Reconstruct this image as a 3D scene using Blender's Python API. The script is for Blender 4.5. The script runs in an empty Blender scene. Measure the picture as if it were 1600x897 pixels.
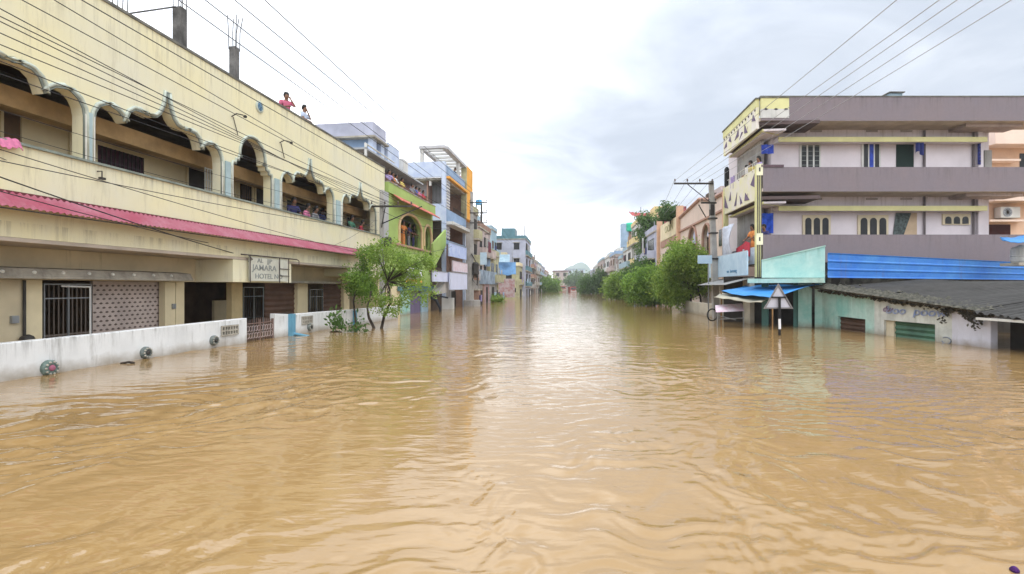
import bpy, math, random
import numpy as np
from mathutils import Vector, Matrix

R = random.Random(11)
NR = np.random.default_rng(5)
H, F, CX, CY = 1.7, 800.0, 800.0, 448.5        # eye height above the water, focal length, image centre
SC = bpy.context.scene
COL = SC.collection
rad = math.radians

# ------------------------------------------------------------------ frames
def wl(px, py):
    """point on the water surface seen at px, py"""
    Y = H * F / (py - CY)
    return ((px - CX) / F * Y, Y)
class Fr:
    """building frame: y runs along the facade away from the camera, x to the right of it"""
    def __init__(s, ox, oy, dx, dy):
        n = math.hypot(dx, dy)
        s.ox, s.oy = ox, oy
        s.ey = (dx / n, dy / n); s.ex = (dy / n, -dx / n); s.ang = math.atan2(-dx, dy)
    def w(s, p):
        return (s.ox + p[0] * s.ex[0] + p[1] * s.ey[0], s.oy + p[0] * s.ex[1] + p[1] * s.ey[1], p[2])
    def sy(s, px, x=0.0):
        a = (px - CX) / F
        return (a * (s.oy + x * s.ex[1]) - s.ox - x * s.ex[0]) / (s.ey[0] - a * s.ey[1])
    def sx(s, px, y=0.0):
        a = (px - CX) / F
        return (a * (s.oy + y * s.ey[1]) - s.ox - y * s.ey[0]) / (s.ex[0] - a * s.ex[1])
    def dep(s, x, y): return s.oy + x * s.ex[1] + y * s.ey[1]
    def sz(s, py, x, y): return H + (CY - py) / F * s.dep(x, y)
    def zx(s, px, py, x=0.0): return s.sz(py, x, s.sy(px, x))      # on a plane x = const
    def zy(s, px, py, y=0.0): return s.sz(py, s.sx(px, y), y)      # on a plane y = const
WORLD = Fr(0, 0, 0, 1)

# ------------------------------------------------------------------ mesh builder
class MB:
    def __init__(s, fr=WORLD): s.v = []; s.f = []; s.m = []; s.mi = 0; s.fr = fr
    def add(s, vs, fs):
        b = len(s.v); s.v += [tuple(p) for p in vs]
        for f in fs: s.f.append([b + i for i in f]); s.m.append(s.mi)
        return s
    def box(s, x0, x1, y0, y1, z0, z1):
        if x0 > x1: x0, x1 = x1, x0
        if y0 > y1: y0, y1 = y1, y0
        if z0 > z1: z0, z1 = z1, z0
        return s.add([(x0,y0,z0),(x1,y0,z0),(x1,y1,z0),(x0,y1,z0),(x0,y0,z1),(x1,y0,z1),(x1,y1,z1),(x0,y1,z1)],
              [(0,3,2,1),(4,5,6,7),(0,1,5,4),(1,2,6,5),(2,3,7,6),(3,0,4,7)])
    def prism(s, pts, vec):
        n = len(pts); vec = Vector(vec)
        q = [tuple(Vector(p) + vec) for p in pts]
        fs = [list(range(n))[::-1], [n + i for i in range(n)]]
        fs += [(i, (i + 1) % n, n + (i + 1) % n, n + i) for i in range(n)]
        return s.add(list(pts) + q, fs)
    def yz(s, pts, x0, x1): return s.prism([(x0, a, b) for a, b in pts], (x1 - x0, 0, 0))
    def xz(s, pts, y0, y1): return s.prism([(a, y0, b) for a, b in pts], (0, y1 - y0, 0))
    def xy(s, pts, z0, z1): return s.prism([(a, b, z0) for a, b in pts], (0, 0, z1 - z0))
    def tube(s, pts, r, n=6, r2=None, cap=True):
        pts = [Vector(p) for p in pts]; m = len(pts); vs = []; fs = []
        up = Vector((0, 0, 1))
        d0 = (pts[1] - pts[0]).normalized()
        if abs(d0.dot(up)) > .95: up = Vector((0, 1, 0))
        for i, p in enumerate(pts):
            d = (pts[min(i + 1, m - 1)] - pts[max(i - 1, 0)])
            d = d.normalized() if d.length > 1e-9 else d0
            a = d.cross(up)
            a = a.normalized() if a.length > 1e-3 else d.cross(Vector((1, 0, 0))).normalized()
            b = a.cross(d).normalized()
            rr = r if r2 is None else r + (r2 - r) * i / (m - 1)
            for k in range(n):
                t = 2 * math.pi * k / n
                vs.append(p + a * math.cos(t) * rr + b * math.sin(t) * rr)
        for i in range(m - 1):
            for k in range(n):
                k2 = (k + 1) % n
                fs.append((i * n + k, i * n + k2, (i + 1) * n + k2, (i + 1) * n + k))
        if cap: fs += [list(range(n))[::-1], [(m - 1) * n + k for k in range(n)]]
        return s.add(vs, fs)
    def bar(s, a, b, r): return s.tube([a, b], r, 4)
    def lathe(s, prof, c=(0, 0, 0), n=14, axis='z'):
        vs = []; fs = []; m = len(prof)
        for r, h in prof:
            for k in range(n):
                t = 2 * math.pi * k / n
                u, v = r * math.cos(t), r * math.sin(t)
                q = {'z': (u, v, h), 'x': (h, u, v), 'y': (v, h, u)}[axis]
                vs.append((c[0] + q[0], c[1] + q[1], c[2] + q[2]))
        for i in range(m - 1):
            for k in range(n):
                k2 = (k + 1) % n
                fs.append((i * n + k, i * n + k2, (i + 1) * n + k2, (i + 1) * n + k))
        fs += [list(range(n))[::-1], [(m - 1) * n + k for k in range(n)]]
        return s.add(vs, fs)
    def grid(s, fn, nu, nv):
        vs = [fn(i / nu, j / nv) for j in range(nv + 1) for i in range(nu + 1)]
        fs = [(j*(nu+1)+i, j*(nu+1)+i+1, (j+1)*(nu+1)+i+1, (j+1)*(nu+1)+i) for j in range(nv) for i in range(nu)]
        return s.add(vs, fs)
    def build(s, name, mats, parent=None, base=None, smooth=False, bevel=0, solid=0):
        if not isinstance(mats, (list, tuple)): mats = [mats]
        me = bpy.data.meshes.new(name)
        wv = [Vector(s.fr.w(p)) for p in s.v]
        if parent is not None: inv = ROOTM[parent.name]
        else:
            if base is None:
                n = max(1, len(wv))
                base = (sum(p.x for p in wv) / n, sum(p.y for p in wv) / n, min(p.z for p in wv))
            else: base = s.fr.w(base)
            inv = Matrix.Translation(Vector(base)).inverted()
        me.from_pydata([inv @ p for p in wv], [], s.f)
        for m in mats: me.materials.append(m)
        me.polygons.foreach_set('material_index', s.m)
        if smooth: me.polygons.foreach_set('use_smooth', [True] * len(s.f))
        me.update()
        o = bpy.data.objects.new(name, me); COL.objects.link(o)
        if parent is not None: o.parent = parent
        else: o.location = base
        ROOTM[o.name] = inv
        if solid:
            md = o.modifiers.new('Solid', 'SOLIDIFY'); md.thickness = solid
        if bevel:
            md = o.modifiers.new('Bevel', 'BEVEL'); md.width = bevel; md.segments = 2; md.limit_method = 'ANGLE'
        return o
ROOTM = {}
def tag(o, label=None, cat=None, group=None, kind=None):
    if label: o['label'] = label
    if cat: o['category'] = cat
    if group: o['group'] = group
    if kind: o['kind'] = kind
    return o
def thing(name, label, cat, fr, base, group=None):
    o = bpy.data.objects.new(name, None); COL.objects.link(o)
    o.empty_display_size = .3
    w = fr.w(base); o.location = w; o.rotation_euler = (0, 0, fr.ang)
    ROOTM[o.name] = (Matrix.Translation(Vector(w)) @ Matrix.Rotation(fr.ang, 4, 'Z')).inverted()
    return tag(o, label, cat, group)
def mesh_np(name, V, Q, mat, parent=None, mi=None):
    me = bpy.data.meshes.new(name); n = len(V); q = len(Q)
    me.vertices.add(n); me.vertices.foreach_set('co', V.astype(np.float32).ravel())
    me.loops.add(q * 4); me.loops.foreach_set('vertex_index', Q.astype(np.int32).ravel())
    me.polygons.add(q); me.polygons.foreach_set('loop_start', np.arange(0, q * 4, 4, dtype=np.int32))
    me.polygons.foreach_set('loop_total', np.full(q, 4, dtype=np.int32))
    for m in (mat if isinstance(mat, (list, tuple)) else [mat]): me.materials.append(m)
    if mi is not None: me.polygons.foreach_set('material_index', mi.astype(np.int32))
    me.update(calc_edges=True)
    o = bpy.data.objects.new(name, me); COL.objects.link(o)
    if parent is not None: o.parent = parent
    return o

# ------------------------------------------------------------------ materials
def srgb(r, g, b):
    return tuple(((c / 255) / 12.92 if c <= 10 else ((c / 255 + .055) / 1.055) ** 2.4) for c in (r, g, b))
MATS = {}
def mat(name, col=0, rough=.85, var=.12, scale=1.2, streak=0.0, stain=(.12, .11, .09), metal=0.0, bump=.15, bscale=30,
        col2=None, spec=.3, wet=0.0, blotch=0.0, drip=()):
    if name in MATS: return MATS[name]
    m = bpy.data.materials.new(name); m.use_nodes = True; nt = m.node_tree; N = nt.nodes; L = nt.links
    b = N['Principled BSDF']; b.inputs['Roughness'].default_value = rough; b.inputs['Metallic'].default_value = metal
    b.inputs['Specular IOR Level'].default_value = spec
    g = N.new('ShaderNodeNewGeometry')
    def noise(sc, det=4, vec=None, rough_=.6):
        n = N.new('ShaderNodeTexNoise'); n.inputs['Scale'].default_value = sc; n.inputs['Detail'].default_value = det
        n.inputs['Roughness'].default_value = rough_
        L.new(vec or g.outputs['Position'], n.inputs['Vector']); return n.outputs['Fac']
    def ramp(f, a, c):
        r = N.new('ShaderNodeMapRange'); r.inputs['From Min'].default_value = a; r.inputs['From Max'].default_value = c
        r.clamp = True; L.new(f, r.inputs['Value']); return r.outputs['Result']
    def mix(fac, A, B):
        x = N.new('ShaderNodeMix'); x.data_type = 'RGBA'
        L.new(fac, x.inputs['Factor']) if not isinstance(fac, float) else setattr(x.inputs['Factor'], 'default_value', fac)
        for s_, v in ((x.inputs['A'], A), (x.inputs['B'], B)):
            if isinstance(v, tuple): s_.default_value = (*v, 1)
            else: L.new(v, s_)
        return x.outputs['Result']
    c2 = col2 or tuple(min(1, c * (1 - 2 * var)) for c in col)
    c1 = col if col2 else tuple(min(1, c * (1 + .5 * var)) for c in col)
    out = mix(ramp(noise(scale), .35, .68), c1, c2)
    out2 = mix(ramp(noise(scale * 9, 3), .3, .8), out, tuple(c * (1 - var) for c in col))
    out = mix(.4, out, out2)
    if blotch:
        n_ = noise(.9, 5); out = mix(ramp(n_, .62 - blotch * .2, .8), out, tuple(c * .45 + s_ * .3 for c, s_ in zip(col, stain)))
    if streak:
        mp = N.new('ShaderNodeMapping'); mp.inputs['Scale'].default_value = (2.8, 2.8, .30); L.new(g.outputs['Position'], mp.inputs['Vector'])
        f = ramp(noise(1.0, 7, mp.outputs['Vector'], .78), .64 - .20 * streak, .80 - .08 * streak)
        mu = N.new('ShaderNodeMath'); mu.operation = 'MULTIPLY'; mu.inputs[1].default_value = .75; L.new(f, mu.inputs[0])
        out = mix(mu.outputs[0], out, stain)
    if drip:     # black rain streaks washed down from the copings and ledges
        sp = N.new('ShaderNodeSeparateXYZ'); L.new(g.outputs['Position'], sp.inputs[0])
        mp = N.new('ShaderNodeMapping'); mp.inputs['Scale'].default_value = (7, 7, .5); L.new(g.outputs['Position'], mp.inputs['Vector'])
        nf = ramp(noise(1.0, 6, mp.outputs['Vector'], .75), .50, .70)
        for z0, ln in drip:
            f = ramp(sp.outputs['Z'], z0 - ln, z0)
            p2 = N.new('ShaderNodeMath'); p2.operation = 'POWER'; p2.inputs[1].default_value = 1.6; L.new(f, p2.inputs[0])
            lt = N.new('ShaderNodeMath'); lt.operation = 'LESS_THAN'; lt.inputs[1].default_value = z0 + .01; L.new(sp.outputs['Z'], lt.inputs[0])
            m1 = N.new('ShaderNodeMath'); m1.operation = 'MULTIPLY'; L.new(p2.outputs[0], m1.inputs[0]); L.new(nf, m1.inputs[1])
            m2 = N.new('ShaderNodeMath'); m2.operation = 'MULTIPLY'; L.new(m1.outputs[0], m2.inputs[0]); L.new(lt.outputs[0], m2.inputs[1])
            m3 = N.new('ShaderNodeMath'); m3.operation = 'MULTIPLY'; m3.inputs[1].default_value = .72; L.new(m2.outputs[0], m3.inputs[0])
            out = mix(m3.outputs[0], out, tuple(c * .6 for c in stain))
    if wet:      # silt stain left by the flood on the lowest part of the wall
        sp = N.new('ShaderNodeSeparateXYZ'); L.new(g.outputs['Position'], sp.inputs[0])
        ad = N.new('ShaderNodeMath'); ad.operation = 'MULTIPLY_ADD'; ad.inputs[1].default_value = .35
        L.new(noise(3.0, 4), ad.inputs[0]); L.new(sp.outputs['Z'], ad.inputs[2])
        f = ramp(ad.outputs[0], wet + .30, .12)
        mu = N.new('ShaderNodeMath'); mu.operation = 'MULTIPLY'; mu.inputs[1].default_value = .8; L.new(f, mu.inputs[0])
        out = mix(mu.outputs[0], out, (.21, .16, .095))
    L.new(out, b.inputs['Base Color'])
    if bump:
        bp = N.new('ShaderNodeBump'); bp.inputs['Strength'].default_value = bump; bp.inputs['Distance'].default_value = .02
        L.new(noise(bscale, 3), bp.inputs['Height']); L.new(bp.outputs[0], b.inputs['Normal'])
    MATS[name] = m; return m
def plain(name, col, rough=.7, metal=0, spec=.3): return MATS[name] if name in MATS else mat(name, col, rough, var=.08, metal=metal, spec=spec, bump=.05)

CREAM = mat('cream_paint', (.76, .705, .46), var=.08, scale=.45, col2=(.69, .67, .54), streak=.5, drip=((8.24, 1.5), (4.46, .8), (2.95, .5)), stain=(.42, .38, .27), bump=.2)
CREAM2 = mat('cream_porch', (.74, .64, .42), var=.1, scale=.7, streak=.12, stain=(.3, .25, .16))
BEIGE = mat('beige_wall', (.62, .53, .36), var=.12, scale=.8, streak=.2, stain=(.2, .16, .1))
TRIM = mat('pale_teal_trim', (.56, .62, .55), var=.15, scale=3, streak=.3, stain=(.15, .17, .15))
TRIMW = mat('white_trim', (.74, .74, .68), var=.12, scale=3, streak=.2)
TRIMD = mat('grey_green_trim', (.26, .30, .27), var=.2, scale=3)
COLB = mat('blue_grey_flute', (.38, .50, .53), var=.12)
COPING = mat('weathered_coping', (.17, .17, .15), var=.3, scale=3)
PINK = mat('faded_pink_sheet', (.36, .075, .12), var=.35, scale=1.6, col2=(.43, .18, .23), streak=.25, stain=(.25, .08, .1), rough=.6)
CONC = mat('weathered_concrete', (.42, .39, .33), var=.25, scale=1.5, streak=.55, stain=(.10, .09, .08), bump=.4)
CONCD = mat('dark_stained_concrete', (.06, .058, .055), var=.4, scale=2.5, streak=.6, col2=(.20, .195, .19), stain=(.04, .04, .04), bump=.5)
POLE = mat('cast_pole_concrete', (.40, .39, .37), var=.15, scale=2, streak=.2, stain=(.2, .19, .18))
WHITEW = mat('whitewashed_wall', (.70, .71, .71), var=.08, scale=1, streak=.5, stain=(.16, .15, .13), wet=.14, drip=((.69, .45),), bump=.3)
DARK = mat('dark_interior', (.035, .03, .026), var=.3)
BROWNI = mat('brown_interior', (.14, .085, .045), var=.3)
WOODB = mat('varnished_brown', (.30, .17, .07), var=.2, scale=2)
IRON = mat('dark_iron', (.06, .055, .05), var=.3, rough=.6, metal=.3)
STEEL = mat('galvanised_steel', (.36, .38, .40), var=.2, rough=.5, metal=.6)
WHITEM = mat('white_painted_metal', (.66, .66, .63), var=.1, rough=.5)
SHUTB = mat('brown_shutter', (.11, .06, .04), var=.25, rough=.55)
SHUTG = mat('green_shutter', (.07, .17, .11), var=.25, streak=.3, rough=.55)
LATT = mat('pinkish_lattice', (.50, .42, .38), var=.15)
GREEN = mat('lime_paint', (.36, .49, .15), var=.1, scale=.8, streak=.2, stain=(.2, .26, .08))
REDT = mat('red_awning', (.55, .16, .12), var=.2)
MAUVE = mat('mauve_wall', (.30, .19, .20), var=.15)
LAV = mat('lavender_paint', (.44, .46, .57), var=.15, scale=.6, streak=.6, stain=(.3, .32, .4))
BLUEG = mat('blue_grey_paint', (.27, .38, .55), var=.12, streak=.2, stain=(.15, .2, .3))
MARB = mat('pale_blue_marbled', (.55, .62, .74), var=.15, scale=1.5, col2=(.38, .46, .66))
ORANGE = mat('orange_paint', (.80, .38, .06), var=.1)
PEACH = mat('peach_paint', (.68, .55, .47), var=.08, scale=.7, streak=.2, stain=(.4, .25, .18))
PEACHD = mat('peach_brown_trim', (.42, .25, .19), var=.15)
PURP = mat('purple_grey_parapet', (.215, .18, .195), var=.18, drip=((10.28, .9), (7.12, .8), (4.07, .8)), scale=.8, streak=.4, stain=(.16, .14, .15), col2=(.20, .175, .20), bump=.3)
PWALL = mat('pale_mauve_wall', (.70, .645, .685), var=.07, scale=.7, drip=((9.2, 1.2), (6.0, 1.2)), streak=.22, stain=(.45, .38, .36))
SOFF = mat('beige_soffit', (.50, .43, .36), var=.15)
YELL = mat('pale_yellow_trim', (.68, .66, .34), var=.08, streak=.2, stain=(.45, .42, .2))
AQUA = mat('aqua_paint', (.24, .50, .44), var=.16, scale=.9, col2=(.56, .68, .62), streak=.6, stain=(.22, .30, .26), wet=.12, bump=.3, blotch=.25, drip=((1.65, .6),))
AQUAL = mat('pale_aqua_paint', (.32, .56, .55), var=.14, scale=1.3, col2=(.52, .68, .64), drip=((3.4, .9),), streak=.4, stain=(.25, .45, .36))
OLDW = mat('old_white_paint', (.62, .64, .60), var=.15, scale=2, streak=.7, stain=(.28, .3, .26), wet=.1, blotch=.25, bump=.35)
LAVW = mat('lavender_white_paint', (.60, .60, .68), var=.08, scale=2, streak=.35, stain=(.3, .3, .3), wet=.1)
ASB = mat('old_asbestos_sheet', (.06, .058, .056), var=.5, scale=2.2, col2=(.035, .034, .032), streak=.2, bump=.6, bscale=60)
MOSS = mat('black_moss', (.035, .036, .028), var=.5, scale=8, col2=(.16, .15, .12), bump=.9, bscale=18)
BLUES = mat('blue_sheet', (.03, .16, .55), var=.2, scale=1.2, rough=.5, col2=(.07, .25, .58), streak=.45, stain=(.12, .12, .20))
TARP = mat('blue_tarpaulin', (.035, .22, .60), var=.2, scale=3, rough=.45, col2=(.07, .28, .58))
CLOTH = mat('dusty_cream_cloth', (.36, .34, .27), var=.15, scale=3)
WHITE = mat('white_board', (.78, .78, .82), var=.04, rough=.6, bump=.02)
PBLUE = mat('pale_blue_board', (.50, .64, .76), var=.15, scale=2.5, col2=(.36, .52, .66), rough=.6)
SIGNG = mat('grey_sign_back', (.48, .48, .54), var=.08, rough=.5, bump=.03)
BLACK = plain('black_paint', (.015, .015, .016))
RED = plain('red_paint', (.55, .05, .05))
GLASS = mat('dark_window_glass', (.018, .02, .024), var=.3, rough=.25, spec=.25, bump=0)
CURT = mat('blue_curtain', (.04, .08, .45), var=.25, scale=6)
NAVY = plain('navy_cloth', (.02, .03, .16))
WIRE = plain('black_cable', (.03, .03, .035))
WIREL = plain('aluminium_wire', (.34, .34, .36), .6, .2)
TEAL = mat('teal_sheet', (.10, .21, .25), var=.12)
SKYB = mat('sky_blue_paint', (.32, .45, .53), var=.12)
PVC = plain('blue_plastic', (.06, .25, .40))
GREYW = mat('grey_render', (.36, .345, .33), var=.25, streak=.7, scale=.7)
PALE = mat('pale_pink_render', (.52, .43, .41), var=.2, streak=.6, scale=.7)
OFFW = mat('off_white_render', (.63, .63, .61), var=.14, streak=.6, scale=.7, stain=(.3, .3, .28))
YELLH = mat('yellow_green_render', (.46, .44, .27), var=.2, streak=.6)
BRICK = mat('brown_render', (.32, .20, .15), var=.2, streak=.3)
SKIN = plain('brown_skin', (.20, .10, .06), .6)
HAIR = plain('black_hair', (.012, .01, .01), .5)
BARK = mat('dark_bark', (.06, .045, .035), var=.4, scale=6, bump=.8)
def cloth_mat(name, c): return mat(name, c, .9, var=.15, scale=9)

def leafmat(name, a, b):
    m = bpy.data.materials.new(name); m.use_nodes = True; N = m.node_tree.nodes; L = m.node_tree.links
    p = N['Principled BSDF']; p.inputs['Roughness'].default_value = .55; p.inputs['Specular IOR Level'].default_value = .25
    g = N.new('ShaderNodeNewGeometry'); n = N.new('ShaderNodeTexNoise'); n.inputs['Scale'].default_value = 1.3
    L.new(g.outputs['Position'], n.inputs['Vector'])
    ad = N.new('ShaderNodeMath'); ad.operation = 'MULTIPLY_ADD'; ad.inputs[1].default_value = .5; L.new(g.outputs['Random Per Island'], ad.inputs[0])
    mu = N.new('ShaderNodeMath'); mu.operation = 'MULTIPLY'; mu.inputs[1].default_value = .9; L.new(n.outputs['Fac'], mu.inputs[0]); L.new(mu.outputs[0], ad.inputs[2])
    mr = N.new('ShaderNodeMapRange'); mr.inputs['From Min'].default_value = .35; mr.inputs['From Max'].default_value = .95; L.new(ad.outputs[0], mr.inputs['Value'])
    x = N.new('ShaderNodeMix'); x.data_type = 'RGBA'; x.inputs['A'].default_value = (*a, 1); x.inputs['B'].default_value = (*b, 1)
    L.new(mr.outputs[0], x.inputs['Factor']); L.new(x.outputs['Result'], p.inputs['Base Color'])
    t = N.new('ShaderNodeBsdfTranslucent'); L.new(x.outputs['Result'], t.inputs['Color'])
    ms = N.new('ShaderNodeMixShader'); ms.inputs[0].default_value = .45
    L.new(p.outputs[0], ms.inputs[1]); L.new(t.outputs[0], ms.inputs[2]); L.new(ms.outputs[0], N['Material Output'].inputs['Surface'])
    return m
LEAFB = leafmat('bright_leaf', (.11, .21, .03), (.32, .45, .09))
LEAFM = leafmat('mid_leaf', (.08, .18, .028), (.28, .44, .08))
LEAFD = leafmat('dark_leaf', (.04, .10, .03), (.13, .23, .06))

# ------------------------------------------------------------------ trees
def leaves(clumps, n, size, rs, droop=.25):
    """leaf faces gathered on twigs spread through uneven clumps; clumps = (x,y,z,rx,ry,rz)"""
    C = np.array(clumps, float); vol = C[:, 3] * C[:, 4] * C[:, 5]
    nt = max(8, n // 22)
    pick = rs.choice(len(C), nt, p=vol ** .8 / (vol ** .8).sum())
    d = rs.normal(size=(nt, 3)); d /= np.linalg.norm(d, axis=1)[:, None]
    rr = rs.random(nt)[:, None] ** .45 * (1 + .22 * rs.normal(size=(nt, 1)))
    tw = C[pick, :3] + d * rr * C[pick, 3:]
    ti = np.repeat(np.arange(nt), 22); k = len(ti)
    td = d[ti] * .8 + rs.normal(size=(k, 3)) * .25; td[:, 2] += rs.random(k) * .3 - droop
    td /= np.linalg.norm(td, axis=1)[:, None]
    pos = tw[ti] + td * (rs.random(k)[:, None] * size * 3.6) + rs.normal(size=(k, 3)) * size * .55
    a = rs.normal(size=(k, 3)) * .8 + td; a[:, 2] -= droop; a /= np.linalg.norm(a, axis=1)[:, None]
    b = np.cross(a, rs.normal(size=(k, 3))); b /= np.linalg.norm(b, axis=1)[:, None]
    s = size * (.6 + .8 * rs.random(k))[:, None]
    V = np.stack([pos - a * s * .5, pos + b * s * .24, pos + a * s * .5, pos - b * s * .24], 1).reshape(-1, 3)
    Q = np.arange(k * 4).reshape(-1, 4)
    return V, Q
def tree(label, base, clumps, n, size, leaf, stems, group=None, name='roadside_tree', cat='tree', seed=1, tr=.09):
    """clumps and stems in world metres; trunk stems are lists of points"""
    rs = np.random.default_rng(seed)
    t = thing(name, label, cat, WORLD, base, group)
    C = []
    for c in clumps:        # break every lobe into smaller uneven ones
        C.append((c[0], c[1], c[2], c[3] * .56, c[4] * .56, c[5] * .56))
        for _ in range(10):
            d = rs.normal(size=3); d /= np.linalg.norm(d)
            q = .18 + .30 * rs.random()
            C.append((c[0] + d[0] * c[3] * .88, c[1] + d[1] * c[4] * .88, c[2] + d[2] * c[5] * .88, c[3] * q, c[4] * q, c[5] * q * .8))
    V, Q = leaves(C, n, size, rs)
    V -= np.array(base)
    V[:, 2] = np.maximum(V[:, 2], .02)
    mesh_np('crown', V, Q, leaf, t)
    tb = MB()
    ends = []
    for st in stems:
        pts = [Vector(p) for p in st]; sm = []
        for i in range(len(pts) - 1):
            for q in range(3):
                sm.append(pts[i].lerp(pts[i + 1], q / 3) + Vector((R.uniform(-1, 1), R.uniform(-1, 1), 0)) * tr * .25 * (i + q > 0))
        sm.append(pts[-1]); tb.tube(sm, tr, 7, tr * .45); ends.append(pts[-1])
    for c in clumps:
        e = min(ends, key=lambda p: (p - Vector(c[:3])).length)
        for _ in range(4):
            q = Vector((c[0] + R.uniform(-.6, .6) * c[3], c[1] + R.uniform(-.6, .6) * c[4], c[2] + R.uniform(-.3, .7) * c[5]))
            mid = e.lerp(q, .5) + Vector((R.uniform(-.1, .1), 0, R.uniform(0, .15)))
            tb.tube([e, mid, q], tr * .24, 5, tr * .07)
    tb.build('trunk', BARK, t, smooth=True)
    return t

# ------------------------------------------------------------------ people
PCACHE = {}
def skin_mesh(key, verts, edges, radii, lev=1):
    if key in PCACHE: return PCACHE[key]
    me = bpy.data.meshes.new(key); me.from_pydata([Vector(v) for v in verts], edges, [])
    o = bpy.data.objects.new(key, me); COL.objects.link(o)
    md = o.modifiers.new('Skin', 'SKIN')
    sv = me.skin_vertices[0].data
    for i, r in enumerate(radii):
        rr = r if isinstance(r, tuple) else (r, r); sv[i].radius = rr
        sv[i].use_root = (i == 0)
    md.use_smooth_shade = True
    ss = o.modifiers.new('Sub', 'SUBSURF'); ss.levels = lev; ss.render_levels = lev
    dg = bpy.context.evaluated_depsgraph_get()
    res = bpy.data.meshes.new_from_object(o.evaluated_get(dg)); res.name = key
    bpy.data.objects.remove(o); bpy.data.meshes.remove(me)
    res.materials.append(None) if not res.materials else None
    PCACHE[key] = res; return res
ARMS = {'rest': ((.16, .27, 1.14), (.36, .20, 1.05)), 'down': ((-.03, .26, 1.14), (.05, .27, .88)),
        'ear': ((.14, .30, 1.26), (.07, .13, 1.55)), 'fold': ((.06, .27, 1.16), (.22, .02, 1.20)),
        'hip': ((-.06, .34, 1.18), (.03, .18, 1.00)), 'point': ((.22, .26, 1.32), (.46, .24, 1.42))}
def arm(side, pose):
    e, h = ARMS[pose]; return (e[0], e[1] * side, e[2]), (h[0], h[1] * side, h[2])
def body_mesh(pl, pr, lean):
    V = [(0, 0, .95), (.01, 0, 1.15), (0, 0, 1.36), (0, 0, 1.48), (.015, 0, 1.56), (.02, 0, 1.65), (.015, 0, 1.72), (.115, 0, 1.615)]
    Rr = [(.13, .11), (.12, .10), (.14, .11), .05, .068, .088, .06, .012]
    E = [(0, 1), (1, 2), (2, 3), (3, 4), (4, 5), (5, 6), (4, 7)]
    for side, pose in ((1, pl), (-1, pr)):
        b = len(V); e, h = arm(side, pose)
        V += [(0, .17 * side, 1.40), e, h]; Rr += [.055, .042, .028]; E += [(2, b), (b, b + 1), (b + 1, b + 2)]
        d = (Vector(h) - Vector(e)).normalized(); sd = Vector((0, 1, 0)) if abs(d.y) < .8 else Vector((1, 0, 0))
        palm = Vector(h) + d * .07; V.append(tuple(palm)); Rr.append((.036, .018)); E.append((b + 2, b + 3)); c = b + 3
        for k, (off, ln) in enumerate(((-.033, .07), (-.011, .085), (.011, .08), (.033, .062))):
            q = palm + sd * off * 1.15 + d * ln + Vector((0, 0, -.02)); V.append(tuple(q)); Rr.append(.008); E.append((c, len(V) - 1))
        q = palm - d * .02 + sd * .05 * side + Vector((0, 0, .01)); V.append(tuple(q)); Rr.append(.009); E.append((c, len(V) - 1))
        b = len(V)
        V += [(0, .10 * side, .86), (.03, .11 * side, .5), (-.01, .12 * side, .1), (.13, .13 * side, .04)]
        Rr += [.085, .06, .04, .035]; E += [(0, b), (b, b + 1), (b + 1, b + 2), (b + 2, b + 3)]
    V = [(x + max(0, z - .95) * lean, y, z) for x, y, z in V]
    return skin_mesh('body_%s_%s_%.2f' % (pl, pr, lean), V, E, Rr)
def top_mesh(pl, pr, lean, long=False):
    V = [(0, 0, .92), (.01, 0, 1.15), (0, 0, 1.38), (0, 0, 1.455)]; Rr = [(.155, .13), (.142, .122), (.155, .125), .07]
    E = [(0, 1), (1, 2), (2, 3)]
    for side, pose in ((1, pl), (-1, pr)):
        e, h = arm(side, pose); b = len(V); m = Vector((0, .18 * side, 1.40)).lerp(Vector(e), .8)
        V += [(0, .175 * side, 1.41), tuple(m)]; Rr += [.078, .064]; E += [(2, b), (b, b + 1)]
        if long:
            V.append(tuple(Vector(e).lerp(Vector(h), .8))); Rr.append(.042); E.append((b + 1, b + 2))
    V = [(x + max(0, z - .95) * lean, y, z) for x, y, z in V]
    return skin_mesh('top_%s_%s_%.2f_%d' % (pl, pr, lean, long), V, E, Rr)
def pants_mesh():
    V = [(0, 0, .98), (0, 0, .9)]; Rr = [(.145, .125), (.14, .12)]; E = [(0, 1)]
    for s in (1, -1):
        b = len(V); V += [(0, .10 * s, .82), (.03, .11 * s, .5), (-.01, .12 * s, .12)]; Rr += [.10, .078, .06]; E += [(1, b), (b, b + 1), (b + 1, b + 2)]
    return skin_mesh('pants', V, E, Rr)
def lathe_mesh(key, prof, n=18, off=(0, 0), fold=0):
    if key in PCACHE: return PCACHE[key]
    vs = []; fs = []
    for j, (r, z, ax) in enumerate(prof):
        for k in range(n):
            t = 2 * math.pi * k / n; q = r * (1 + fold * math.sin(t * 6) * (1 - j / len(prof)))
            vs.append((ax + q * math.cos(t) * .82 + off[0], q * math.sin(t) + off[1], z))
    for j in range(len(prof) - 1):
        for k in range(n): fs.append((j*n+k, j*n+(k+1) % n, (j+1)*n+(k+1) % n, (j+1)*n+k))
    fs.append(list(range(n))[::-1]); fs.append([(len(prof) - 1) * n + k for k in range(n)])
    me = bpy.data.meshes.new(key); me.from_pydata(vs, [], fs); me.materials.append(None)
    me.polygons.foreach_set('use_smooth', [True] * len(fs)); PCACHE[key] = me; return me
def hair_mesh(lean, bun):
    key = 'hair_%.2f_%d' % (lean, bun)
    x = .0 + .7 * lean
    prof = [(.088, 1.605, x - .035), (.104, 1.65, x - .02), (.108, 1.70, x - .005), (.098, 1.75, x + .005), (.07, 1.785, x + .01), (.02, 1.80, x + .01)]
    if bun: prof = [(.03, 1.50, x - .10), (.06, 1.53, x - .09), (.08, 1.57, x - .055)] + prof
    return lathe_mesh(key, prof)
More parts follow.
